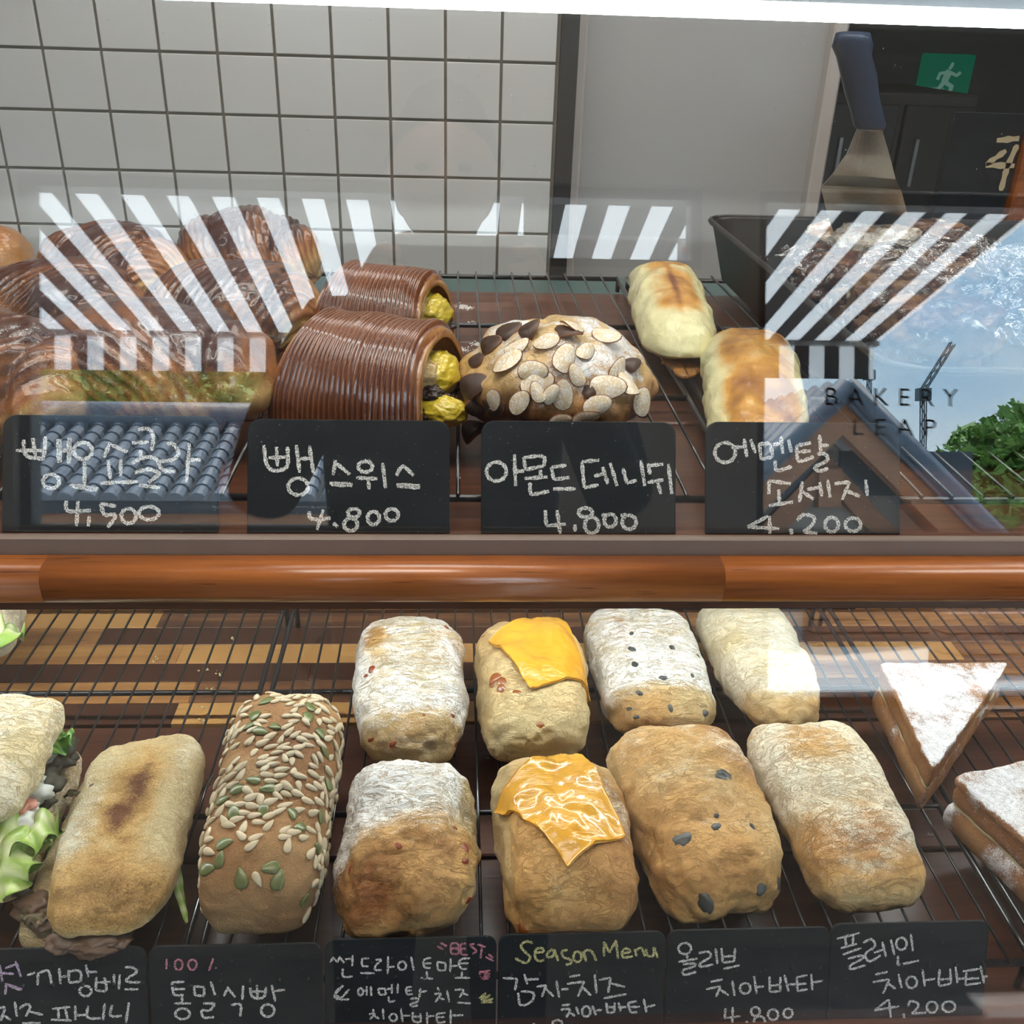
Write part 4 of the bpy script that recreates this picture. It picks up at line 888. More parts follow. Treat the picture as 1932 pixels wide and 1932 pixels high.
# ================================================================== UPPER SHELF PASTRIES
M['crust_choc'] = dough('laminated_crust', (.68, .43, .16), (.36, .13, .032), (.07, .02, .010), (.80, .82, .86), .32, .35, (1, 1, 1), spec=.5, coat=.7, grit=.9)
def pastry(name, lab, cx, cy, L, Wd, H, ang, mat, seed, brown, flour, disp, grp, cat='pastry', zr=None, n=72, ex=(2.6, 2.2), lump=.004, shape=None, part='dough'):
    zr = RK if zr is None else zr
    c = onz(cx, cy, zr); ax = np.array([math.cos(rad(ang)), math.sin(rad(ang)), 0]); sd_ = np.array([-ax[1], ax[0], 0])
    P, Q = cubesphere(n); e1, e2 = ex; q = ((np.abs(P[:, 0])**e1+np.abs(P[:, 1])**e1)**(e2/e1)+np.abs(P[:, 2])**e2)**(-1/e2); P = P*q[:, None]
    u, v, w = P.T.copy(); w2 = np.where(w < 0, w*.7, w); x = u*L/2; y = v*Wd/2; z = (w2+.7)/1.7*H
    if shape is not None: x, y, z = shape(u, v, w, x, y, z)
    pl = np.stack([x, y, z], 1); nr = vnormals(pl, Q); s_ = seed*13.1
    d = lump*fbm(pl*26+s_, seed, 3)+disp(u, v, w, pl); pl = pl+nr*(d*sm(-1, -.5, w))[:, None]; pl[:, 2] = np.maximum(pl[:, 2], .0004)
    nn = lambda s, o=3, k=0: fbm(pl*s+s_+k, seed+9+k, o)
    wp = c+pl[:, :1]*ax+pl[:, 1:2]*sd_+np.array([0, 0, 1.])*pl[:, 2:]
    root = empty(name, tuple(c), lab, cat, grp)
    o = mk(part, wp, Q, mat, root, True, {'brown': brown(u, v, w, nn, pl), 'flour': flour(u, v, w, nn, pl)})
    return dict(root=root, obj=o, c=c, ax=ax, sd=sd_, L=L, W=Wd, H=H)
def croissant(lab, cx, cy, L, Wd, H, ang, seed, skew=1.0, spiral=None, flip=1, **kw):
    def ph(u, v, w):                                  # laminated band coordinate
        if spiral: return np.hypot((u-spiral[0])*1.0, (w-spiral[1])*.8)
        th = np.arctan2(w+.3, -v); return u*flip*1.0+skew*.33*(th-1.57)
    def disp(u, v, w, p):
        s = ph(u, v, w); wob = .25*fbm(p*30+seed, seed, 2)
        fine = np.sin((s*60+wob*6)); coarse = np.abs(np.sin(s*3.3+seed*.7))
        return .0006*fine*sm(.2, .6, np.abs(np.sin(s*2.2+seed)))+.0055*(coarse**.6-.6)+ -.005*np.exp(-((u-.62*flip)/.05)**2)
    def brown(u, v, w, nn, p):
        s = ph(u, v, w); wob = .25*fbm(p*30+seed, seed, 2); b = .5+.42*np.sin(s*6.6+1.4*seed+wob*2)
        return np.clip(.22+.62*sm(-.1, .75, w)+.45*b*sm(-.5, .5, w)+.12*np.sin(s*60+wob*6)-.40*sm(.62, .85, u*flip)+.1*nn(40), 0, 1.1)
    return pastry('chocolate_croissant', lab, cx, cy, L, Wd, H, ang, M['crust_choc'], seed, brown, lambda u, v, w, nn, p: .22*sm(.45, .9, w)*(1+nn(22))-.1, disp, 'chocolate croissants', **kw)
croissant('large chocolate croissant in front, glossy top, nearest the leftmost price card', 312, 792, .172, .115, .088, -6, 3, spiral=(-.55, -.35))
croissant('chocolate croissant behind the large glossy one, beside the two ribbed rolls', 452, 664, .150, .11, .082, -8, 5, skew=-1.2)
croissant('topmost chocolate croissant at the back with a curled golden tip', 478, 560, .150, .11, .092, -14, 7, skew=1.1)
croissant('chocolate croissant at the back, second from the left', 225, 588, .145, .11, .086, -22, 9, skew=-1.6)
croissant('chocolate croissant in the middle at the left, below the golden bun', 130, 668, .165, .105, .082, -24, 11, skew=-1.5)
croissant('chocolate croissant at the left edge in front, half hidden by the frame', 10, 812, .165, .11, .084, -20, 13, skew=-1.3)
pastry('glazed_bun', 'small golden glazed bun at the top left edge', -22, 575, .10, .09, .082, 10, M['crust_glazed'], 15, lambda u, v, w, nn, p: .15+.35*sm(-.2, .8, w)+.1*nn(30), lambda u, v, w, nn, p: u*0, lambda u, v, w, p: u*0, None, ex=(2.2, 2.2))
# ---- ribbed swiss rolls filled with custard and chocolate
M['crust_danish'] = dough('danish_crust', (.66, .44, .19), (.42, .18, .05), (.12, .035, .014), (.88, .87, .86), .4, .6, (1, 1, 1), spec=.4, coat=.4, grit=1.0)
M['rib_crust'] = NT('ribbed_crust'); t = M['rib_crust']; at_ = t.attr('brown'); nzv = t.noise(t.obj(), 60, 4); f1 = t.noise(t.obj((1, .12, .12)), 900, 2)
cc = t.ramp(t.math('ADD', at_, t.math('ADD', t.math('MULTIPLY', t.math('SUBTRACT', nzv, .5), .35), t.math('MULTIPLY', t.math('SUBTRACT', f1, .5), .35))), [(0, (.62, .33, .12)), (.45, (.26, .085, .024)), (1, (.085, .022, .010))])
M['rib_crust'] = t.fin(cc, .34, t.bump(t.math('ADD', f1, t.noise(t.obj(), 420, 2)), .6, .0009), **{'Coat Weight': 1.0, 'Coat Roughness': .11, 'Specular IOR Level': .6})
M['roll_in'] = dough('roll_crumb', (.78, .60, .30), (.66, .42, .16), (.4, .2, .07), wr=.6, rough=.5, coat=.3)
M['custard'] = simple('yellow_custard', (.62, .47, .03), .3, var=.25, sc=120, **{'Coat Weight': .6}); M['choc'] = simple('dark_chocolate', (.035, .018, .014), .3, var=.5, sc=200)
def swiss(lab, cx, cy, L, Wd, H, ang, seed):
    c = onz(cx, cy, RK); ax = np.array([math.cos(rad(ang)), math.sin(rad(ang)), 0]); sy = np.array([-ax[1], ax[0], 0]); zz = np.array([0, 0, 1.])
    root = empty('ribbed_roll', tuple(c), lab, 'pastry', 'ribbed swiss rolls')
    nu, na = 420, 56; us = np.linspace(-1, 1, nu); an = np.linspace(-.10, math.pi+.10, na); U, A = np.meshgrid(us, an, indexing='ij')
    skew = U+.05*np.sin(A*1.3+seed); rib = np.sin(2*math.pi*(skew*L/2)/.0043+1.3*vn(np.stack([U.ravel()*9, A.ravel()*1.2, A.ravel()*0], 1), seed).reshape(U.shape))
    edge = sm(.80, 1.0, np.abs(U)); rr = 1-.10*edge**2+.03*vn(np.stack([U.ravel()*2, A.ravel()*1.5, A.ravel()*0+seed], 1), seed).reshape(U.shape)
    X = U*L/2*(1-.24*(np.sin(np.clip(A, 0, math.pi))**2)*np.where(U > 0, .45, 1.0)); ca, sa = -np.cos(A), np.sin(A)
    Yv = np.sign(ca)*np.abs(ca)**.85*Wd/2*rr; Zv = np.sign(sa)*np.abs(sa)**.8*H*rr
    def lay(off, r_):
        y_, z_ = Yv, Zv; nrm = np.stack([ca, sa], -1)
        return (c+X[..., None]*ax+(y_+nrm[..., 0]*(off+r_))[..., None]*sy+np.maximum(z_+nrm[..., 1]*(off+r_), .0005)[..., None]*zz).reshape(-1, 3)
    Po = lay(0, .00065*rib); Pi = lay(-.005, 0); idx = np.arange(nu*na).reshape(nu, na); k = nu*na
    Q = np.stack([idx[:-1, :-1], idx[:-1, 1:], idx[1:, 1:], idx[1:, :-1]], -1).reshape(-1, 4); rim = []
    for e in (0, nu-1):
        a = idx[e]; q = np.stack([a[:-1], a[1:], a[1:]+k, a[:-1]+k], -1); rim.append(q if e else q[:, ::-1])
    b = (.82-.20*rib-.45*edge**3-.10*sm(.8, 1, sa)).reshape(-1)
    V = np.concatenate([Po, Pi]); F_ = np.concatenate([Q, Q[:, ::-1]+k]+rim)
    mk('ribbed_crust', V, F_, M['rib_crust'], root, True, {'brown': np.concatenate([b, b*0])})
    # inner dough, custard and chocolate at the open end
    P, Qs = cubesphere(34)
    def lump_(nm, o3, r3, mat, s, lab_=None, amp=.16):
        v = P*(1+amp*fbm(P*2.3+s, s, 3)[:, None])*np.array(r3); w_ = c+(o3[0]+v[:, :1])*ax+(o3[1]+v[:, 1:2])*sy+np.maximum(o3[2]+v[:, 2:], .0006)*zz
        return mk(nm, w_, Qs, mat, root, True, {'brown': .25+.25*fbm(P*3+s, s+1, 3), 'flour': P[:, 0]*0}, label=lab_)
    lump_('inner_dough', (0, 0, H*.42), (L*.497, Wd*.37, H*.43), M['roll_in'], seed)
    lump_('custard_filling', (L*.445, .004, H*.50), (.015, Wd*.20, H*.21), M['custard'], seed+2, 'yellow custard filling', .10)
    if seed == 1: lump_('custard_filling', (L*.5+.008, -.026, H*.30), (.018, .013, .011), M['custard'], seed+3, 'custard oozing out', .10)
    for j, (a, b_, c3) in enumerate(((.49, -.022, .42), (.50, -.002, .30), (.48, .016, .34), (.49, -.030, .28))): lump_('chocolate_filling', (L*a, b_, H*c3), (.010, .008, .006), M['choc'], seed+5+j, 'dark chocolate filling', .3)
swiss('glossy ribbed brown roll in front with custard oozing from its open end', 702, 786, .120, .118, .078, -19, 1)
swiss('ribbed brown roll behind the other one, with a yellow custard filled end', 728, 664, .104, .108, .078, -19, 4)
# ---- almond danish
fr = pastry('almond_danish', 'round almond pastry with sliced almonds under powdered sugar', 1046, 806, .148, .130, .084, 0, M['crust_danish'], 4, lambda u, v, w, nn, p: .16+.65*sm(.25, -.3, w)+.5*nn(22), lambda u, v, w, nn, p: .34+.5*sm(.3, .9, w)+.5*nn(22)+.3*nn(70)-.8*sm(.45, -.1, w),
    lambda u, v, w, p: -.006*np.abs(np.sin(np.arctan2(v, u)*3.5))*sm(.5, -.4, w), None, ex=(2.2, 2.0), lump=.007)
M['almond'] = NT('almond_slice'); t = M['almond']; nzv = t.noise(t.obj(), 110, 3); cc = t.mix(nzv, (.66, .47, .25), (.78, .64, .42)); fl = t.step(.46, .60, t.noise(t.obj(), 700, 3, .7)); cc = t.mix(t.math('MULTIPLY', fl, .85), cc, (.86, .85, .83)); M['almond'] = t.fin(cc, .45)
M['almond_skin'] = simple('almond_skin', (.20, .075, .03), .5, var=.4, sc=100); M['burnt'] = simple('burnt_almond', (.055, .028, .018), .5, var=.6, sc=160)
def almond_me(seed, mat):
    bm = bmesh.new(); n = 18; ring = []
    for zz, s in ((-.0005, .96), (0, 1.0), (.0005, .94)):
        ring.append([bm.verts.new(((.0100*math.cos(a)+.0015*math.cos(2*a))*s, .0066*math.sin(a)*s*(1+.15*math.cos(a)), zz+.0012*math.sin(a*2+seed))) for a in np.linspace(0, 2*math.pi, n, endpoint=False)])
    for i in range(2):
        for k in range(n): bm.faces.new((ring[i][k], ring[i][(k+1) % n], ring[i+1][(k+1) % n], ring[i+1][k]))
    c1, c2 = bm.verts.new((0, 0, -.0006)), bm.verts.new((0, 0, .0006))
    for k in range(n): bm.faces.new((ring[0][(k+1) % n], ring[0][k], c1)); bm.faces.new((ring[2][k], ring[2][(k+1) % n], c2))
    me = bpy.data.meshes.new('almond_slice'); bm.to_mesh(me); bm.free(); me.materials.append(mat); me.materials.append(M['almond_skin']); me.polygons.foreach_set('use_smooth', [True]*len(me.polygons))
    for i, p in enumerate(me.polygons): p.material_index = 1 if i < n*2 else 0
    return me
ams = [almond_me(s, M['almond']) for s in range(3)]; brn = almond_me(4, M['burnt'])
bv = bvh_of(fr['obj']); rs = random.Random(12)
for i, (x, y, an_, tl, sc) in enumerate(((957, 690, .5, .3, 1.25), (1003, 700, 0, .2, 1.1), (1060, 682, 1.2, .4, 1.2), (1010, 725, .3, .2, 1.25), (1057, 745, 1.6, .9, 1.15), (1142, 731, 0, .15, 1.35), (1100, 668, .8, .3, .9), (1180, 735, 1.9, .9, 1.2), (1120, 765, .4, .5, 1.1), (1070, 620, .2, .6, 1.0), (1140, 640, -.7, .7, 1.2),
        (975, 660, .3, .2, 1), (1030, 650, 0, .3, 1), (1015, 745, 2, .9, .8), (1034, 744, 1, .9, .8), (935, 750, 1.4, .8, .9), (1100, 785, .2, .6, 1.1), (1205, 760, 1.6, .8, 1.1), (1160, 700, 1, .3, 1), (1085, 710, 2.2, .4, .9), (1050, 790, .4, .6, .9), (985, 760, .9, 1.0, 1))):
    l, nr_ = cast(bv, x, y)
    if l is None: continue
    nr2 = (nr_+Vector((rs.uniform(-1, 1), rs.uniform(-1, .3), rs.uniform(0, .5)))*tl*.45).normalized()
    inst('almond_slice', ams[i % 3], basis(nr2, an_, (sc, sc, 1), l+nr_*(.0016+.003*tl)), fr['root'])
for x, y, an_, sc in ((905, 680, .8, 1.1), (893, 730, .2, 1.4), (925, 655, 0, 1.2), (960, 630, .5, 1.2), (1000, 625, 1, 1.1), (900, 765, .6, 1.1), (1068, 630, .2, 1.2), (1190, 690, 1, .9), (930, 765, .3, 1.1), (1110, 745, 2, .7), (1215, 775, 1.5, .9)):
    l, nr_ = cast(bv, x, y)
    if l is None: l = Vector(onz(x, y, RK+.02)); nr_ = Vector((-.6, -.4, .7))
    nr2 = (nr_+Vector((rs.uniform(-1, 1), rs.uniform(-1, .3), rs.uniform(0, .5)))*.5).normalized()
    inst('burnt_flake', brn, basis(nr2, an_, (sc*.9, sc*1.0, 1.6), l+nr_*.0015), fr['root'], 'burnt dark almond flake')
l = onz(898, 812, RK+.003); inst('burnt_flake', brn, basis((-.2, -.3, 1), .4, (1.3, 1.3, 4), l), fr['root'], 'burnt dark almond flake')
# ---- cheese topped sausage breads
def sausage(lab, near, far, wn, wf, H, seed, bro):
    f = loaf('sausage_bread', lab, near, far, wn, wf, H, RK, M['crust_pale'], seed, 'cheese sausage breads', flour=lambda u, v, w, nn: u*0-.4, brown=bro, ex=(3.2, 2.2), lump=.0028, zlift=.002)
    pts = []
    for k in range(18):
        a = 2*math.pi*k/18; r_ = 1.06+.07*math.sin(k*2.7+seed)+.06*math.sin(k*5.1); x = math.copysign(abs(math.cos(a))**.62, math.cos(a)); y = math.copysign(abs(math.sin(a))**.62, math.sin(a)); pts.append(f['c']+f['sd']*x*f['W']/4*2*.5*r_*1.02+f['ax']*y*f['L']/2*r_*1.01)
    V, Q, lay, _ = slab(pts, RK+.0003, [(.001, 0), (0, .002), (.002, .0045)], seed=seed, rough=.0035, cap=4, dens=.002)
    V[:, 2] = np.maximum(V[:, 2], RK+.0002)
    mk('cheese_skirt', V, Q, M['burnt_skirt'], f['root'], True, label='crisp browned cheese skirt')
    return f
M['burnt_skirt'] = simple('crisp_cheese', (.42, .19, .05), .4, var=.6, sc=170, **{'Coat Weight': .3})
sausage('pale sausage bread at the back with an orange toasted stripe', (1292, 684), (1246, 484), 158, 128, .046, 41, lambda u, v, w, nn: -.05+.85*np.exp(-(np.abs(u)/.60)**6)*sm(.25, .6, w)*sm(-.68, -.5, v)*(.62+.55*nn(26))+.6*np.exp(-((u+.02)/.09)**2-((v+.05)/.5)**2)*sm(.3, .9, w))
sausage('toasted sausage bread in front, browned all over its flat top', (1434, 880), (1412, 604), 205, 168, .048, 43, lambda u, v, w, nn: .0+.88*np.exp(-(np.abs(u)/.72)**8)*sm(.2, .6, w)*(.72+.45*nn(30)))
# ---- loaf tin with cut chocolate cake under cling film, and the server
M['tin'] = simple('black_tin', (.035, .033, .030), .38, .4, var=.5, sc=60)
rz = CZ-.212; tL, tF = onz(1372, 410, rz), onz(1652, 722, rz); x0, x1, yb_, yf_ = float(tF[0])-.012, .72, float(tL[1]), .63
x0 = float((tL[0]+tF[0])/2)
tin = empty('baking_tin', ((x0+x1)/2, (yb_+yf_)/2, RK), 'deep black baking tin at the right holding chocolate cake', 'baking tin')
def rrect(x0, x1, y0, y1, r, n=7):
    P = []
    for cx, cy, a0 in ((x1-r, y1-r, 0), (x0+r, y1-r, 90), (x0+r, y0+r, 180), (x1-r, y0+r, 270)):
        for k in range(n): a = rad(a0+90*k/(n-1)); P.append((cx+r*math.cos(a), cy+r*math.sin(a)))
    return P
rings = []
for ins, z in ((.020, RK+.0005), (.016, RK+.002), (.0, rz-.004), (-.004, rz), (-.0035, rz+.002), (-.001, rz+.0015), (.003, rz-.003), (.018, RK+.004), (.02, RK+.0035)):
    rings.append([(x, y, z) for x, y in rrect(x0+ins, x1-ins, yf_+ins, yb_-ins, .03-ins*.3)])
n = len(rings[0]); V = [p for r_ in rings for p in r_]; Fc = [(i*n+k, i*n+(k+1) % n, (i+1)*n+(k+1) % n, (i+1)*n+k) for i in range(len(rings)-1) for k in range(n)]
Fc += [tuple(range(n-1, -1, -1)), tuple(len(V)-n+k for k in range(n))]
mk('pan', V, Fc, M['tin'], tin, True)
V, Fc = tube_vf([(x, y, rz) for x, y in rrect(x0-.003, x1+.003, yf_-.003, yb_+.003, .033)]+[(x1+.003-.03, yb_+.003, rz)][:0], .0032, 6, False)
m_ = 28; Fc += [((m_-1)*6+k, (m_-1)*6+(k+1) % 6, (k+1) % 6, k) for k in range(6)]; mk('rolled_rim', V, Fc, M['tin'], tin, True)
M['cake'] = dough('chocolate_cake_crumb', (.34, .19, .09), (.09, .032, .016), (.02, .008, .006), (.80, .74, .64), .5, .6, grit=2.0, coat=.3)
P, Qc = cubesphere(24); rs = random.Random(31)
pieces = [(1490, 545, .05), (1535, 585, .055), (1590, 600, .055), (1560, 520, .055), (1615, 540, .06), (1650, 480, .06), (1680, 580, .055), (1700, 520, .06), (1755, 470, .055), (1745, 560, .055), (1620, 650, .05), (1690, 640, .05), (1780, 640, .05), (1600, 460, .04), (1830, 540, .05)]
for k, (px, py, hh) in enumerate(pieces):
    zc_ = rz-.004+.012*math.sin(k*1.7); c = onz(px, py, zc_); s = np.array([.034+.01*rs.random(), .028+.01*rs.random(), .026])
    if c[0]-s[0] < x0+.012: c[0] = x0+.012+s[0]
    if c[1]-s[1] < yf_+.014: c[1] = yf_+.014+s[1]
    q = (np.abs(P)**4).sum(1)**(-.25); a = rs.uniform(0, 3); v = P*q[:, None]*s*(1+.16*fbm(P*2.6+k*3, k, 4)[:, None])
    w_ = np.stack([v[:, 0]*math.cos(a)-v[:, 1]*math.sin(a), v[:, 0]*math.sin(a)+v[:, 1]*math.cos(a), v[:, 2]], 1)+c
    w_[:, 0] = np.maximum(w_[:, 0], x0+.012); w_[:, 1] = np.maximum(w_[:, 1], yf_+.012); w_[:, 2] = np.maximum(w_[:, 2], RK+.006)
    nzv = fbm(P*3+k, k+2, 3); r_ = empty('cake_piece', tuple(c-np.array([0, 0, .026])), None)
    labs = ['leftmost chunk of chocolate cake touching the left wall of the tin', 'chocolate cake chunk second from the left in the tin', 'chocolate cake chunk in the left front of the pile', 'chocolate cake chunk at the left back of the pile', 'chocolate cake chunk in the middle of the pile under the server blade', 'pale crumbed cake chunk touched by the server blade tip', 'chocolate cake chunk right of the middle of the pile', 'chocolate cake chunk at the back right of the blade tip', 'chocolate cake chunk at the far right back of the pile', 'chocolate cake chunk at the right of the pile', 'chocolate cake chunk lying lowest in front of the pile', 'chocolate cake chunk in front, second from the lowest', 'chocolate cake chunk at the front right under the film', 'small cake crumb chunk behind the server blade tip', 'rightmost chocolate cake chunk in the tin']
    tag(r_, labs[k], 'cake', 'cake chunks in the tin'); mk('crumb', w_, Qc, M['cake'], r_, True, {'brown': .5+.5*nzv-(.5 if k in (5, 13) else 0), 'flour': .05+.45*nzv+(.5 if k in (5, 13) else 0)})
# film
gx, gy_ = 70, 60; xs = np.linspace(x0+.02, x1-.03, gx); yy = np.linspace(yf_+.012, yf_+.37, gy_); Xg, Yg = np.meshgrid(xs, yy, indexing='ij')
q = np.stack([Xg.ravel()*16, Yg.ravel()*16, Xg.ravel()*0], 1); Zg = rz+.010+.016*fbm(q, 3, 3)+.010*(1-np.abs(vn(q*1.4, 8))*2).clip(0, 1)**2+.018*np.exp(-((Xg.ravel()-.47)/.12)**2-((Yg.ravel()-.85)/.12)**2)
V = np.stack([Xg.ravel(), Yg.ravel(), Zg], 1); idx = np.arange(gx*gy_).reshape(gx, gy_)
fo_ = mk('cling_film', V, np.stack([idx[:-1, :-1], idx[1:, :-1], idx[1:, 1:], idx[:-1, 1:]], -1).reshape(-1, 4), M['film'], None, True); tag(fo_, 'crumpled clear cling film lying over the cake in the tin', 'film')
# cake server
M['server_plastic'] = simple('grey_blue_handle', (.045, .06, .10), .35, var=.1); M['blade'] = NT('steel_blade'); t = M['blade']; M['blade'] = t.fin(t.mix(t.noise(t.obj((40, 40, 4)), 12, 3), (.42, .43, .42), (.62, .62, .60)), .28, metal=1.0)
Yh, Yn, Yb, Yt = .82, .90, .965, 1.02
sp_ = [(1577, 1640, 62, Yh-.01), (1571, 1645, 85, Yh), (1580, 1642, 105, Yh+.01), (1588, 1652, 140, Yh+.03), (1596, 1655, 175, Yh+.05), (1607, 1663, 210, Yn-.015), (1612, 1669, 235, Yn), (1617, 1668, 243, Yn)]
sv = empty('cake_server', tuple(ony(1640, 460, Yt)), 'steel cake server with grey-blue handle standing in the tin', 'cake server')
V = []; nn_ = 14
for i, (xa_, xb_, y_, Y_) in enumerate(sp_):
    a, b = ony(xa_, y_, Y_), ony(xb_, y_+2, Y_); c = (a+b)/2; h_ = np.linalg.norm(b-a)/2; d_ = (b-a)/np.linalg.norm(b-a)
    th = .011 if i not in (0,) else .008
    if i == 7: th = .007
    for k in range(nn_): q = 2*math.pi*k/nn_; V.append(c+d_*h_*math.copysign(abs(math.cos(q))**.8, math.cos(q))+np.array([0, -1, .2])*th*math.copysign(abs(math.sin(q))**.8, math.sin(q)))
m = len(sp_); Fc = [(i*nn_+k, (i+1)*nn_+k, (i+1)*nn_+(k+1) % nn_, i*nn_+(k+1) % nn_) for i in range(m-1) for k in range(nn_)]+[tuple(range(nn_)), tuple((m-1)*nn_+k for k in range(nn_-1, -1, -1))]
mk('handle', V, Fc, M['server_plastic'], sv, True)
pl_ = [ony(1590, 150, Yh+.018), ony(1610, 190, Yh+.04)]
V = []; rows = [(1617, 1667, 243, 246, Yn), (1616, 1666, 247, 250, Yn+.001), (1598, 1679, 290, 295, Yn+.022), (1570, 1690, 330, 338, Yn+.045), (1552, 1700, 350, 358, Yb), (1549, 1702, 356, 364, Yb+.003), (1560, 1712, 400, 405, Yb+.02), (1574, 1733, 442, 474, Yt)]
nc = 9
for k_ in (0, 1):
    for (xa_, xb_, ya_, yb2, Y_) in rows:
        a, b = ony(xa_, ya_, Y_), ony(xb_, yb2, Y_)
        for j in range(nc): s = j/(nc-1); V.append(a+(b-a)*s+np.array([0, 1, 0])*(.0012*k_+.004*math.sin(math.pi*s)))
k2 = len(rows)*nc; Fc = []
for i in range(len(rows)-1):
    for j in range(nc-1): a = i*nc+j; Fc += [(a, a+nc, a+nc+1, a+1), (a+k2, a+1+k2, a+nc+1+k2, a+nc+k2)]
for i in range(len(rows)-1):
    for j in (0, nc-1): a = i*nc+j; Fc.append((a, a+nc, a+nc+k2, a+k2))
for j in range(nc-1):
    for i in (0, len(rows)-1): a = i*nc+j; Fc.append((a, a+1, a+1+k2, a+k2))
mk('blade', V, Fc, M['blade'], sv, False)
# ================================================================== PRICE CARDS
def card(lab, xl, xr, ytop, upper, texts, crop):
    if upper: bz, bY, lean, rr = DK+.0003, .5495, rad(28), .0085
    else: bz, bY, lean, rr = LD+.0003, .447, rad(20), .0075
    up = np.array([0, math.sin(lean), math.cos(lean)]); nf = np.array([0, -math.cos(lean), math.sin(lean)]); B = np.array([0, bY, bz])
    def P3(x, y): d = ray(x, y); t_ = ((B-C0) @ nf)/(d @ nf); return C0+d*t_, nf
    pl_, pr_ = P3(xl, ytop+20)[0], P3(xr, ytop+20)[0]; xl_, xr_ = float(pl_[0]), float(pr_[0]); Hh = float((P3((xl+xr)/2, ytop)[0]-B) @ up)
    root = empty('price_card', ((xl_+xr_)/2, bY, bz), lab, 'price card', 'chalkboard price cards on the upper shelf' if upper else 'chalkboard price cards on the lower shelf')
    out = [(xl_, 0), (xr_, 0)]
    for cx, a0 in ((xr_-rr, 0), (xl_+rr, 90)):
        for k in range(7): a = rad(a0+15*k); out.append((cx+rr*math.cos(a), Hh-rr+rr*math.sin(a)))
    th = .0018; n = len(out); V = []
    for off, ins in ((0, .0005), (-.0004, 0), (-th, 0)):
        for (x, h) in out: cx_ = (xl_+xr_)/2; V.append(np.array([cx_+(x-cx_)*(1-ins*20), 0, 0])+np.array([0, bY, bz])+up*(Hh/2+(h-Hh/2)*(1-ins*20))+nf*off)
    V = np.array(V); V[:, 2] = np.maximum(V[:, 2], bz)
    Fc = [tuple(range(n))]+[(i*n+k, i*n+n+k, i*n+n+(k+1) % n, i*n+(k+1) % n) for i in (0, 1) for k in range(n)]+[tuple(2*n+k for k in range(n-1, -1, -1))]
    mk('board', V, Fc, M['board'], root)
    mk('foot', [(xl_+.004, bY+.002, bz), (xr_-.004, bY+.002, bz), (xr_-.004, bY+.014, bz), (xl_+.004, bY+.014, bz), (xl_+.004, bY+.002, bz+.0015), (xr_-.004, bY+.002, bz+.0015), (xr_-.004, bY+.014, bz+.0015), (xl_+.004, bY+.014, bz+.0015)],
       [(3, 2, 1, 0), (4, 5, 6, 7), (0, 1, 5, 4), (1, 2, 6, 5), (2, 3, 7, 6), (3, 0, 4, 7)], M['board'], root)
    ox, oy, sc = crop
    for col, s, w in texts:
        ribbon(parse(s), lambda x, y: P3(ox+x/sc, oy+y/sc), w, .00025, 'lettering', M[col], root, {'chalk': 'white chalk lettering', 'chalk_pink': 'pink chalk marks', 'chalk_lilac': 'lilac chalk lettering', 'chalk_yellow': 'yellow chalk lettering'}[col])
UW, LW = .0024, .0018
card('price card 4,500 under the chocolate croissants, the leftmost on the upper shelf', 5, 413, 784, True, [('chalk', '208,228 212,330 245,375 320,388 380,378 395,200; 285,215 310,375; 140,322 380,322; 505,220 510,430; 522,225 525,425; 600,210 597,435; 610,215 604,430; 515,320 600,325; o722 325 85 78; 735,415 735,620; 605,618 850,655; 620,630 840,668; o445 590 75 65; 958,250 905,385; 965,272 1108,335; 940,405 958,570; 1050,395 1048,545; 870,605 1200,592; 1200,142 1290,135 1330,200 1318,325; 1145,258 1295,245; 1222,318 1222,375; 1145,435 1240,385 1350,390 1395,470 1440,498 1525,505; 1450,265 1500,265 1550,340 1500,400 1380,418; 1170,515 1290,485 1395,520; 1395,520 1290,600; 1205,622 1390,645; 1645,258 1620,600; 1640,402 1745,402; 578,758 575,825 620,850 790,842; 678,760 665,980; 775,890 768,980; 872,785 1010,805; 872,785 905,885; 905,885 1005,885 935,990; o1118 890 68 68; o1295 865 92 60', UW)], (0, 780, 4.6))
card('price card 4.800 in front of the two ribbed rolls', 467, 849, 792, True, [('chalk', '175,275 195,430 240,490 310,495 380,450 380,290; 285,290 292,460; 215,385 380,378; 455,275 485,515; 485,395 580,390; 570,280 605,520; o472 635 92 78; 795,405 775,535; 800,430 920,530; 745,605 945,615; 760,618 940,626; o1055 462 65 50; 975,558 1160,568; 1080,575 1088,660; 1205,430 1230,650; 1325,540 1380,460 1475,540; 1325,618 1530,628; 1330,630 1530,645; 570,850 575,905 640,920 755,908; 690,835 635,1010; 775,950 815,985; o955 865 55 40; o928 965 62 58; o1125 908 55 60; o1285 880 60 55', UW)], (460, 780, 4.6))
card('price card 4,800 in front of the almond pastry', 908, 1275, 795, True, [('chalk', 'o168 505 92 88; 325,355 335,630; 335,505 410,500; 405,380 420,490; 420,490 580,455; 580,455 585,385 530,368; 530,368 405,385; 550,490 552,550; 412,565 612,552; 460,600 465,690 500,700 625,675; 775,450 645,468; 645,468 665,575; 665,575 800,555; 660,655 855,655; 1060,405 910,420; 910,420 930,645; 930,645 1055,620; 1015,545 1090,525; 1090,465 1135,615; 1155,430 1215,630; 1265,475 1300,605; 1300,605 1385,580; 1420,405 1455,630; 1485,435 1500,530; 1485,455 1615,440; 1480,600 1620,575; 1565,590 1595,700; 1660,440 1690,700; 592,840 600,975; 600,975 770,960; 695,840 722,1045; 850,965 850,1025; o940 860 65 42; o995 970 65 75; 1080,885 1150,880; o1155 930 55 60; 1245,885 1300,880; o1320 945 65 65', UW)], (900, 780, 4.6))
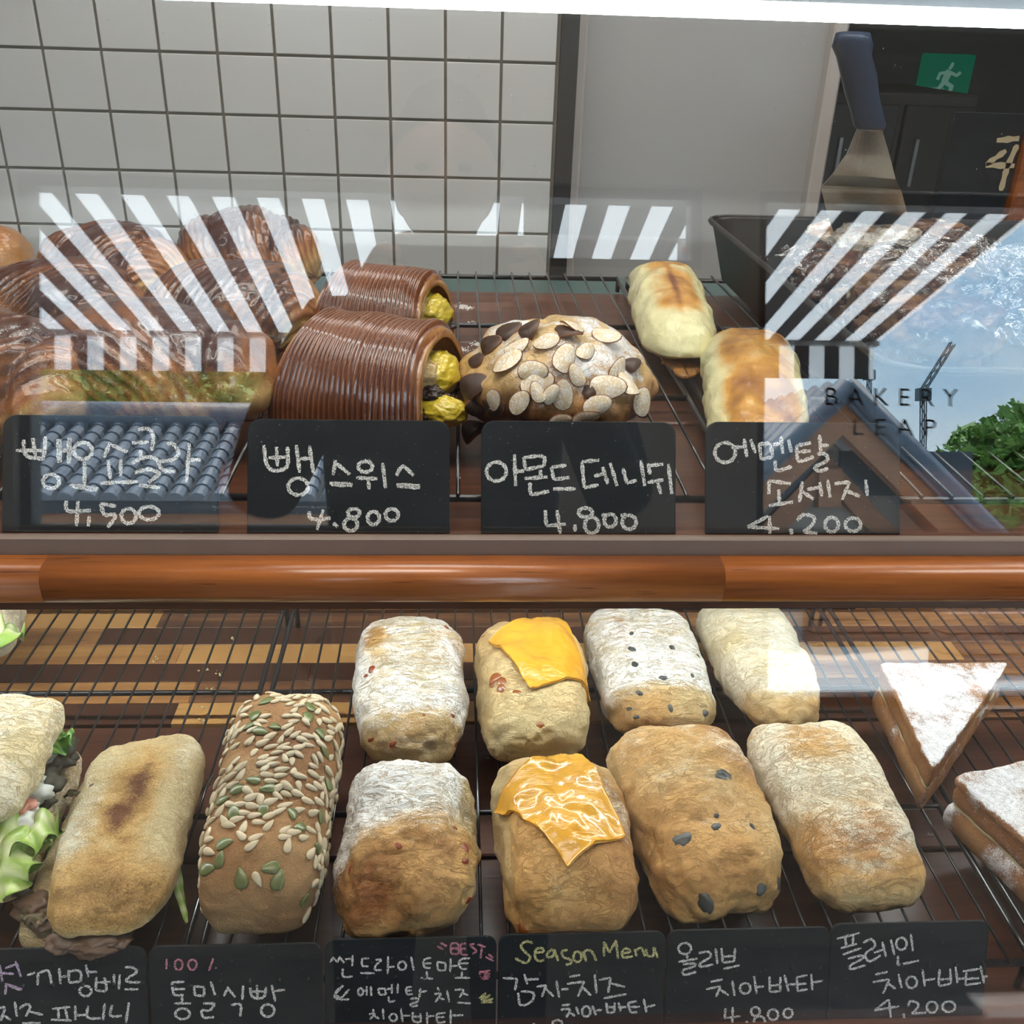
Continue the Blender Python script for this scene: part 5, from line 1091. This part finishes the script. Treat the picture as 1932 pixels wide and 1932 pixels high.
card('price card 4,200 in front of the sausage breads, the rightmost on the upper shelf', 1331, 1698, 797, True, [('chalk', 'o220 340 95 92; 275,295 390,290; 385,220 410,380; 440,225 485,345; 515,260 535,400; 535,400 635,375; 635,375 610,260; 610,260 515,265; 635,270 700,262; 705,200 720,350; 770,225 795,340; 655,410 670,495 800,460; 965,255 840,280; 840,280 850,400 895,410 990,375; 850,335 965,325; 1040,185 1050,330; 1050,275 1120,280; 1020,350 1090,355 1105,410 1000,465 1040,500 1115,475; 790,610 600,585; 600,585 600,700; 685,660 690,770; 600,800 810,768; 890,590 865,770; 880,670 990,745; 930,660 1050,640; 1040,595 1060,720; 1110,575 1130,730; 1170,610 1300,595; 1300,595 1235,750; 1270,670 1390,720; 1440,575 1455,715; 595,890 415,985; 415,985 690,1000; 605,890 610,1045; 790,1000 800,1050; 845,930 900,880 990,900 980,960 900,1030; 900,1030 1020,1040; o1145 965 62 68; o1330 965 72 62', UW)], (1320, 780, 4.6))
card('lower price card for the mushroom panini, the leftmost with lilac writing', -52, 275, 1789, False, [('chalk_lilac', '0,240 30,430; 20,335 160,345; 60,280 190,235; 180,200 240,380; 75,450 60,580; 80,460 255,520; 100,480 240,530', LW), ('chalk', '310,360 400,330; 435,330 430,475; 440,340 550,310 590,465; 675,280 690,460; 690,380 765,370; 780,300 790,445; 790,445 920,430; 920,430 925,345 880,305 785,320; 980,240 1010,380; 1000,325 1110,320; o975 540 72 62; 1100,380 1090,530; 1090,530 1205,535 1205,440 1190,385; 1100,445 1260,435; 1300,345 1300,480; 1365,350 1355,520; 1425,270 1500,270 1560,320 1450,400 1460,435 1605,440; 1420,520 1580,520; 0,730 55,735 10,880; 40,810 125,870; 170,660 195,830; 220,740 300,690 345,720 295,830; 320,770 490,810; 255,905 465,905; 595,745 800,720; 665,740 670,875; 745,745 775,875; 580,865 820,875; 860,705 860,870; 870,815 985,810; 1005,710 1000,840 1150,850; 1195,680 1175,870; 1280,700 1255,800 1290,830 1390,820; 1470,670 1435,905', LW)], (0, 1780, 6.0375))
card('lower price card reading 100% in pink, below the seeded loaf', 280, 609, 1783, False, [('chalk_pink', '150,170 145,290; o285 240 48 65; o442 240 52 62; 680,165 630,310; 705,270 715,285', LW*.8), ('chalk', '350,435 210,440; 210,440 225,560 260,590 345,585; 215,520 360,515; 325,590 325,665; 235,680 425,680; o330 800 88 65; 460,490 470,590; 470,590 575,595; 575,595 575,495; 575,495 460,485; 650,430 700,585; 565,680 700,680; 700,680 640,760 550,760 560,830 600,845 690,835; 850,490 800,600; 840,500 930,610; 1020,475 1010,640; 880,700 990,695 985,830; 1100,500 1115,590 1180,625 1260,600 1280,490; 1175,470 1185,640; 1105,545 1290,545; 1345,470 1385,660; 1375,540 1495,525; o1300 762 80 75', LW)], (290, 1780, 6.0375))
card('lower price card with pink BEST mark, below the tomato ciabattas', 612, 937, 1770, False, [('chalk', '110,255 75,315; 110,270 150,310; 180,250 150,315; 180,265 225,320; 235,280 310,275; 315,235 310,355; 210,380 215,465 315,465; 490,270 415,275; 415,275 420,350 485,355; 395,430 550,430; 560,285 620,290 560,350 560,395 625,395; 695,250 690,440; 700,365 765,360; o845 350 45 48; 940,250 970,400; 1155,265 1080,290 1085,365 1150,375; 1080,325 1160,325; 1110,410 1110,480; 1040,480 1180,490; 1220,310 1230,400; 1230,400 1310,400; 1310,400 1310,320; 1310,320 1220,310; 1365,270 1360,420; 1365,355 1440,350; 1575,270 1480,280 1450,330 1490,385 1540,380; 1460,325 1560,325; 1485,415 1485,480; 1405,480 1575,480; 280,600 190,690 130,640 215,560 160,620 120,680 170,710 280,710; o400 630 28 42; 430,620 460,615; 465,570 465,670; 510,570 515,675; 590,595 600,660; 600,660 670,660; 670,660 665,595; 665,595 590,595; 680,600 740,595; 735,545 735,650; 800,540 795,645; 700,680 710,735 770,725; 950,575 890,590 900,655 960,650; 895,620 950,615; 1040,590 1030,690; 1040,635 1110,620; 930,705 1010,700 1010,735 940,760 950,785 1015,775; 1225,580 1240,620; 1190,655 1260,650 1200,740; 1235,690 1300,715; 1325,615 1350,740; 1410,610 1500,610 1460,690; 1480,640 1550,665; 1435,745 1585,755; 535,815 540,860; 490,870 550,865 500,925; 545,885 600,920; 640,810 645,925; o750 905 42 42; 830,805 850,955; 850,885 930,885; 960,845 965,940 1040,950 1040,860; 965,895 1045,895; 1110,850 1115,975; 1110,895 1190,885; 1310,855 1215,865; 1215,865 1225,955 1310,950; 1220,905 1300,900; 1365,820 1365,970; 1375,885 1500,880', LW*.85),
    ('chalk_pink', '1220,140 1285,175; 1255,105 1325,140; 1365,120 1370,220; 1370,220 1440,225 1450,175 1380,165 1450,155 1430,110 1365,115; 1530,110 1470,120; 1470,120 1480,230; 1480,230 1550,235; 1475,170 1530,165; 1620,115 1575,130 1640,190 1600,225; 1650,120 1740,150; 1700,150 1685,270; 1740,255 1825,300; 1770,225 1820,265; 1665,420 1790,400; 1790,400 1670,440; 1670,440 1790,435; 1790,435 1675,465; 1675,465 1785,465; 1785,465 1690,490; 1690,490 1770,490', LW*.85), ('chalk_yellow', '1670,700 1745,640; 1745,640 1690,720; 1690,720 1790,660; 1790,660 1700,745; 1700,745 1820,700; 1820,700 1760,745; 1690,745 1820,740', LW*.8)], (610, 1760, 5.682))
card('lower price card headed Season Menu in yellow, below the cheese ciabattas', 940, 1256, 1761, False, [('chalk_yellow', '430,110 360,90 300,140 360,220 400,260 350,320 235,270; 450,210 540,200 520,160 460,180 455,270 500,300 550,290; 640,170 580,220 590,260 650,240 655,180 700,300; 800,180 740,200 760,260 820,280 840,320 780,340; o905 255 45 60; 960,200 1000,310; 1000,290 980,200 1050,190 1110,300; 1190,250 1190,95; 1190,95 1250,210; 1250,210 1320,75; 1320,75 1340,275; 1390,220 1470,200 1430,165 1385,200 1400,260 1500,250; 1520,170 1540,250; 1530,190 1590,160 1630,250; 1640,170 1660,240 1720,240 1725,150 1765,265', LW), ('chalk', '105,482 260,490; 260,490 235,615; 335,440 370,550; 365,500 490,492; 270,640 285,770; 285,770 350,770 430,720; 430,720 430,640 300,625; 465,575 570,560; 570,560 525,685; 570,600 650,680; 680,510 710,690; 730,605 810,600; 820,470 935,450; 795,545 980,520; 980,520 910,680; 960,580 1050,670; 1090,445 1110,645; 1135,500 1260,480; 1260,480 1235,640; 1265,540 1415,578; 1185,700 1430,655; 740,775 830,765; 725,822 825,818 785,905; 820,850 880,890; 890,790 920,870; o1000 840 48 58; 1065,780 1105,880; 1105,830 1170,825; 1215,745 1225,855; 1225,855 1300,850; 1300,850 1305,745; 1220,795 1305,795; 1345,745 1370,840; 1365,795 1430,795; 1540,730 1445,750; 1445,750 1475,850; 1475,850 1550,850; 1460,795 1575,790; 1615,705 1645,850; 1640,795 1740,770; o690 970 55 40; 430,965 450,990', LW)], (930, 1760, 5.682))
card('lower price card 4,800 below the olive ciabattas', 1259, 1567, 1753, False, [('chalk', 'o245 230 75 65; 270,295 275,350; 175,378 385,340; 225,405 345,395 350,425 225,470 245,520 375,485; 400,280 500,265 530,320 420,390 425,430 560,405; 585,225 605,400; 650,225 665,385; 665,385 790,370; 790,370 800,225; 665,320 800,310; 670,455 850,415; 530,598 665,570; 480,680 640,645; 640,645 590,765; 630,680 730,745; 770,585 795,755; o912 670 62 62; 1010,535 1040,730; 1040,655 1120,650; 1180,540 1185,710; 1185,710 1300,700; 1300,700 1300,545; 1185,640 1305,630; 1345,520 1390,705; 1385,625 1470,625; 1600,525 1480,545; 1480,545 1490,700; 1490,700 1600,680; 1480,625 1590,615; 1640,510 1655,690; 1655,605 1770,585; 695,890 685,1000; 685,1000 860,975; 775,875 770,1065; 925,1030 940,1065; o1025 925 52 52; o1070 1030 65 55; o1220 960 60 62; o1385 945 52 55', LW)], (1250, 1750, 5.8545))
card('lower price card 4,200 below the plain ciabattas, the rightmost of its row', 1568, 1866, 1741, False, [('chalk', '110,210 360,145; 200,190 215,290; 290,170 285,270; 150,315 330,265; 175,385 380,310; 230,430 380,395 390,430 265,500 270,545 430,500; 400,255 490,215 530,290 430,370 440,440 490,455 595,390; 520,365 620,330; 610,245 655,415; 705,220 745,390; o822 265 62 72; 925,155 950,345; 785,400 780,500; 780,500 1015,450; 530,605 670,575; 505,690 690,655; 690,655 620,815; 670,700 760,765; 790,600 825,755; o935 690 62 68; 1055,550 1080,735; 1080,670 1195,650; 1245,545 1235,710 1280,725 1370,700; 1370,700 1360,540; 1240,660 1370,655; 1420,520 1440,700; 1440,655 1530,645; 1500,570 1690,540; 1540,570 1530,720; 1530,720 1700,695; 1530,655 1680,645; 1695,510 1735,700; 1720,630 1775,625; 680,880 525,1000; 525,1000 800,955; 685,880 705,1080; 845,1035 855,1095; 895,960 920,900 1000,920 1000,970 935,1035; 935,1035 1100,1025; o1160 965 62 65; o1345 960 75 62', LW)], (1560, 1735, 5.8545))
# ================================================================== CRUMBS AND FLOUR
def grains(name, spots, z, size, mat, lab, cat, n, spread):
    rs = np.random.RandomState(len(spots)+n); V = []; Fc = []
    b = np.array([(1, 0, 0), (-1, 0, 0), (0, 1, 0), (0, -1, 0), (0, 0, 1), (0, 0, -1)], float); fs = [(0, 2, 4), (2, 1, 4), (1, 3, 4), (3, 0, 4), (2, 0, 5), (1, 2, 5), (3, 1, 5), (0, 3, 5)]
    for (x, y) in spots:
        c = onz(x, y, z)
        for _ in range(n):
            s = size*(.5+rs.rand()); k = len(V); o_ = rs.normal(size=3)*spread; o_[2] = s*.5; V += list(b*s*(.6+.6*rs.rand(6, 1))+c+o_); Fc += [tuple(i+k for i in f_) for f_ in fs]
    o = mk(name, V, Fc, mat, None); tag(o, lab, cat, kind='stuff'); return o
M['flour_w'] = simple('loose_flour', (.8, .8, .8), .9); M['crumb_y'] = simple('loose_crumb', (.66, .55, .28), .7, var=.3, sc=300)
grains('loose_flour', [(868, 578), (880, 582), (890, 612), (872, 660), (860, 615), (905, 650)], DK, .0007, M['flour_w'], 'white flour spilled on the upper shelf board beside the ribbed rolls', 'flour', 90, .004)
grains('bread_crumbs', [(440, 1205), (386, 1268), (400, 1303), (382, 1336), (383, 1360), (296, 1245), (410, 1272), (948, 622), (1560, 1595), (1605, 1545), (1570, 1690), (1265, 770), (1150, 1690)], LD, .0014, M['crumb_y'], 'pale bread crumbs scattered on the lower shelf boards', 'crumbs', 5, .0025)

# ================================================================== PHOTOGRAPHER (faintly mirrored in the glass)
M['skin'] = simple('skin', (.50, .30, .21), .5, var=.05); M['hair'] = simple('dark_hair', (.015, .012, .010), .45, var=.3, sc=200)
M['shirt'] = simple('dark_shirt', (.020, .022, .028), .85, var=.2); M['trousers'] = simple('dark_trousers', (.018, .020, .026), .85, var=.2); M['shoe'] = simple('dark_shoe', (.02, .02, .02), .5); M['phone'] = simple('dark_phone', (.03, .03, .035), .25)
PX, PY = -.02, -.36
person = empty('person', (PX, PY, 0), 'person in dark clothes standing behind the lens, both hands holding a phone', 'person')
hl, hr = C0-CR*.088-CF*.030-CU*.015, C0+CR*.088-CF*.030-CU*.015
def skinned(nodes, edges, root=0, sub=2):
    me = bpy.data.meshes.new('t'); me.from_pydata([tuple(map(float, n_[0])) for n_ in nodes], edges, []); o = bpy.data.objects.new('t', me); COL.objects.link(o)
    o.modifiers.new('s', 'SKIN'); 
    for i, n_ in enumerate(nodes): r_ = n_[1]; me.skin_vertices[0].data[i].radius = (r_ if isinstance(r_, tuple) else (r_, r_))
    me.skin_vertices[0].data[root].use_root = True
    s_ = o.modifiers.new('u', 'SUBSURF'); s_.levels = sub; s_.render_levels = sub
    bpy.context.view_layer.update(); ev = o.evaluated_get(bpy.context.evaluated_depsgraph_get()); m2 = ev.to_mesh()
    V = [tuple(v.co) for v in m2.vertices]; Fc = [tuple(p.vertices) for p in m2.polygons]; ev.to_mesh_clear(); bpy.data.objects.remove(o); return V, Fc
def A3(x, y, z): return np.array([PX+x, PY+y, z])
def bodynodes(k, hands=True):
    N_ = [(A3(0, 0, .95), (.15*k, .11*k)), (A3(0, 0, 1.10), (.175*k, .12*k)), (A3(0, 0, 1.27), (.185*k, .12*k)), (A3(0, .0, 1.40), (.14*k, .09*k)), (A3(0, .01, 1.465), (.06*k, .06*k)), (A3(0, .02, 1.53), .052*k)]
    E_ = [(0, 1), (1, 2), (2, 3), (3, 4), (4, 5)]
    for s, h in ((-1, hl), (1, hr)):
        b = len(N_); N_ += [(A3(s*.17, .0, 1.395), .062*k), (A3(s*.24, .04, 1.25), .056*k), (A3(s*.27, .08, 1.13), .050*k), ((A3(s*.27, .08, 1.13)*.45+h*.55), .040*k)]
        E_ += [(3, b), (b, b+1), (b+1, b+2), (b+2, b+3)]
        if hands:
            N_ += [(A3(s*.27, .08, 1.13)*.12+h*.88, .026), (h, (.034, .018))]; E_ += [(b+3, b+4), (b+4, b+5)]
            pc = len(N_)-1; inw = -s*CR
            for j in range(4):                             # fingers close round the far edge of the phone
                o_ = CU*(.030-.020*j); f0 = h+o_+CF*.012-inw*.004; L_ = (.9, 1.05, 1.0, .8)[j]; c_ = len(N_)
                N_ += [(f0, .0092), (f0+CF*.018*L_+inw*.010, .0085), (f0+CF*.022+inw*.030*L_, .0078)]; E_ += [(pc, c_), (c_, c_+1), (c_+1, c_+2)]
            c_ = len(N_); N_ += [(h+CU*.034+inw*.018, .0105), (h+CU*.040+inw*.040-CF*.004, .009)]; E_ += [(pc, c_), (c_, c_+1)]
    for s in (-1, 1):
        b = len(N_); N_ += [(A3(s*.09, 0, .86), .088*k), (A3(s*.10, .02, .50), .060*k), (A3(s*.105, -.01, .28), .052*k), (A3(s*.11, 0, .09), .036*k)]; E_ += [(0, b), (b, b+1), (b+1, b+2), (b+2, b+3)]
        if hands: N_ += [(A3(s*.12, .12, .045), (.038, .025))]; E_ += [(b+3, b+4)]
    return N_, E_
N_, E_ = bodynodes(1.0); bodyvf = skinned(N_, E_)
# head with brow, nose, mouth, ears
P, Q = cubesphere(26); hc = A3(0, .045, 1.625); hd_ = P*np.array([.076, .096, .118])
fy_ = P[:, 1]; hd_[:, 1] += .018*np.exp(-((P[:, 0])/.13)**2-((P[:, 2]+.08)/.16)**2)*(fy_ > .3); hd_[:, 1] -= .008*(np.exp(-((np.abs(P[:, 0])-.40)/.16)**2-((P[:, 2]-.08)/.11)**2))*(fy_ > .3)
hd_[:, 1] += .006*np.exp(-((P[:, 0])/.25)**2-((P[:, 2]+.42)/.07)**2)*(fy_ > .2); hd_[:, 0] *= 1-.25*sm(-.2, -1, P[:, 2]); hd_[:, 0] += np.sign(P[:, 0])*.012*np.exp(-((P[:, 2])/.22)**2-((P[:, 1]+.05)/.12)**2)*(np.abs(P[:, 0]) > .8)
tl_ = -rad(18); hd2 = hd_.copy(); hd2[:, 1] = hd_[:, 1]*math.cos(tl_)-hd_[:, 2]*math.sin(tl_); hd2[:, 2] = hd_[:, 1]*math.sin(tl_)+hd_[:, 2]*math.cos(tl_)
v, f = join_vf([bodyvf, ((hd2+hc).tolist(), Q.tolist())]); body = mk('body', v, f, M['skin'], person, True)
for s in (-1, 1):
    e_ = np.array([s*.030, .086, .012]); e2 = np.array([e_[0], e_[1]*math.cos(tl_)-e_[2]*math.sin(tl_), e_[1]*math.sin(tl_)+e_[2]*math.cos(tl_)])+hc
    P8, Q8 = cubesphere(6); mk('eye', P8*np.array([.011, .006, .006])+e2, Q8, M['hair'], person, True)
hm = (P[:, 2] > .12+.55*np.clip(P[:, 1], -.3, 1)) | (P[:, 1] < -.15); hs = hd2*1.09+np.array([0, -.004, .006]); hs = np.where(hm[:, None], hs*(1+.03*vn(P*9, 3)[:, None]), hd2*.9)
mk('hair', hs+hc, Q, M['hair'], person, True)
N_, E_ = bodynodes(1.13, False); keep = [i for i in range(len(N_)) if i < 4 or 6 <= i < 14]; mp_ = {a: b for b, a in enumerate(keep)}
v, f = skinned([(N_[i][0], N_[i][1]) for i in keep], [(mp_[a], mp_[b]) for a, b in E_ if a in mp_ and b in mp_]); mk('shirt', v, f, M['shirt'], person, True)
keep = [0]+list(range(14, len(N_))); mp_ = {a: b for b, a in enumerate(keep)}
v, f = skinned([(N_[i][0], N_[i][1]) for i in keep], [(mp_[a], mp_[b]) for a, b in E_ if a in mp_ and b in mp_]); mk('trousers', v, f, M['trousers'], person, True)
for s in (-1, 1): P8, Q8 = cubesphere(12); sh_ = P8/((np.abs(P8)**3).sum(1)**(1/3))[:, None]*np.array([.048, .135, .042]); sh_[:, 2] = np.maximum(sh_[:, 2], -.038); mk('shoe', sh_+A3(s*.115, .055, .0385), Q8, M['shoe'], person, True)
ph = empty('smartphone', tuple(C0-CF*.02), 'dark smartphone held sideways in both hands behind the glass reflection', 'phone')
Mp = Matrix(((CR[0], CU[0], -CF[0], 0), (CR[1], CU[1], -CF[1], 0), (CR[2], CU[2], -CF[2], CZ), (0, 0, 0, 1)))
box('case', (-.082, -.050, .012), (.082, .030, .020), M['phone'], ph, .002, M=Mp)
box('lens_bump', (.030, -.020, .0095), (.070, .020, .012), M['frame_dark'], ph, .001, M=Mp)
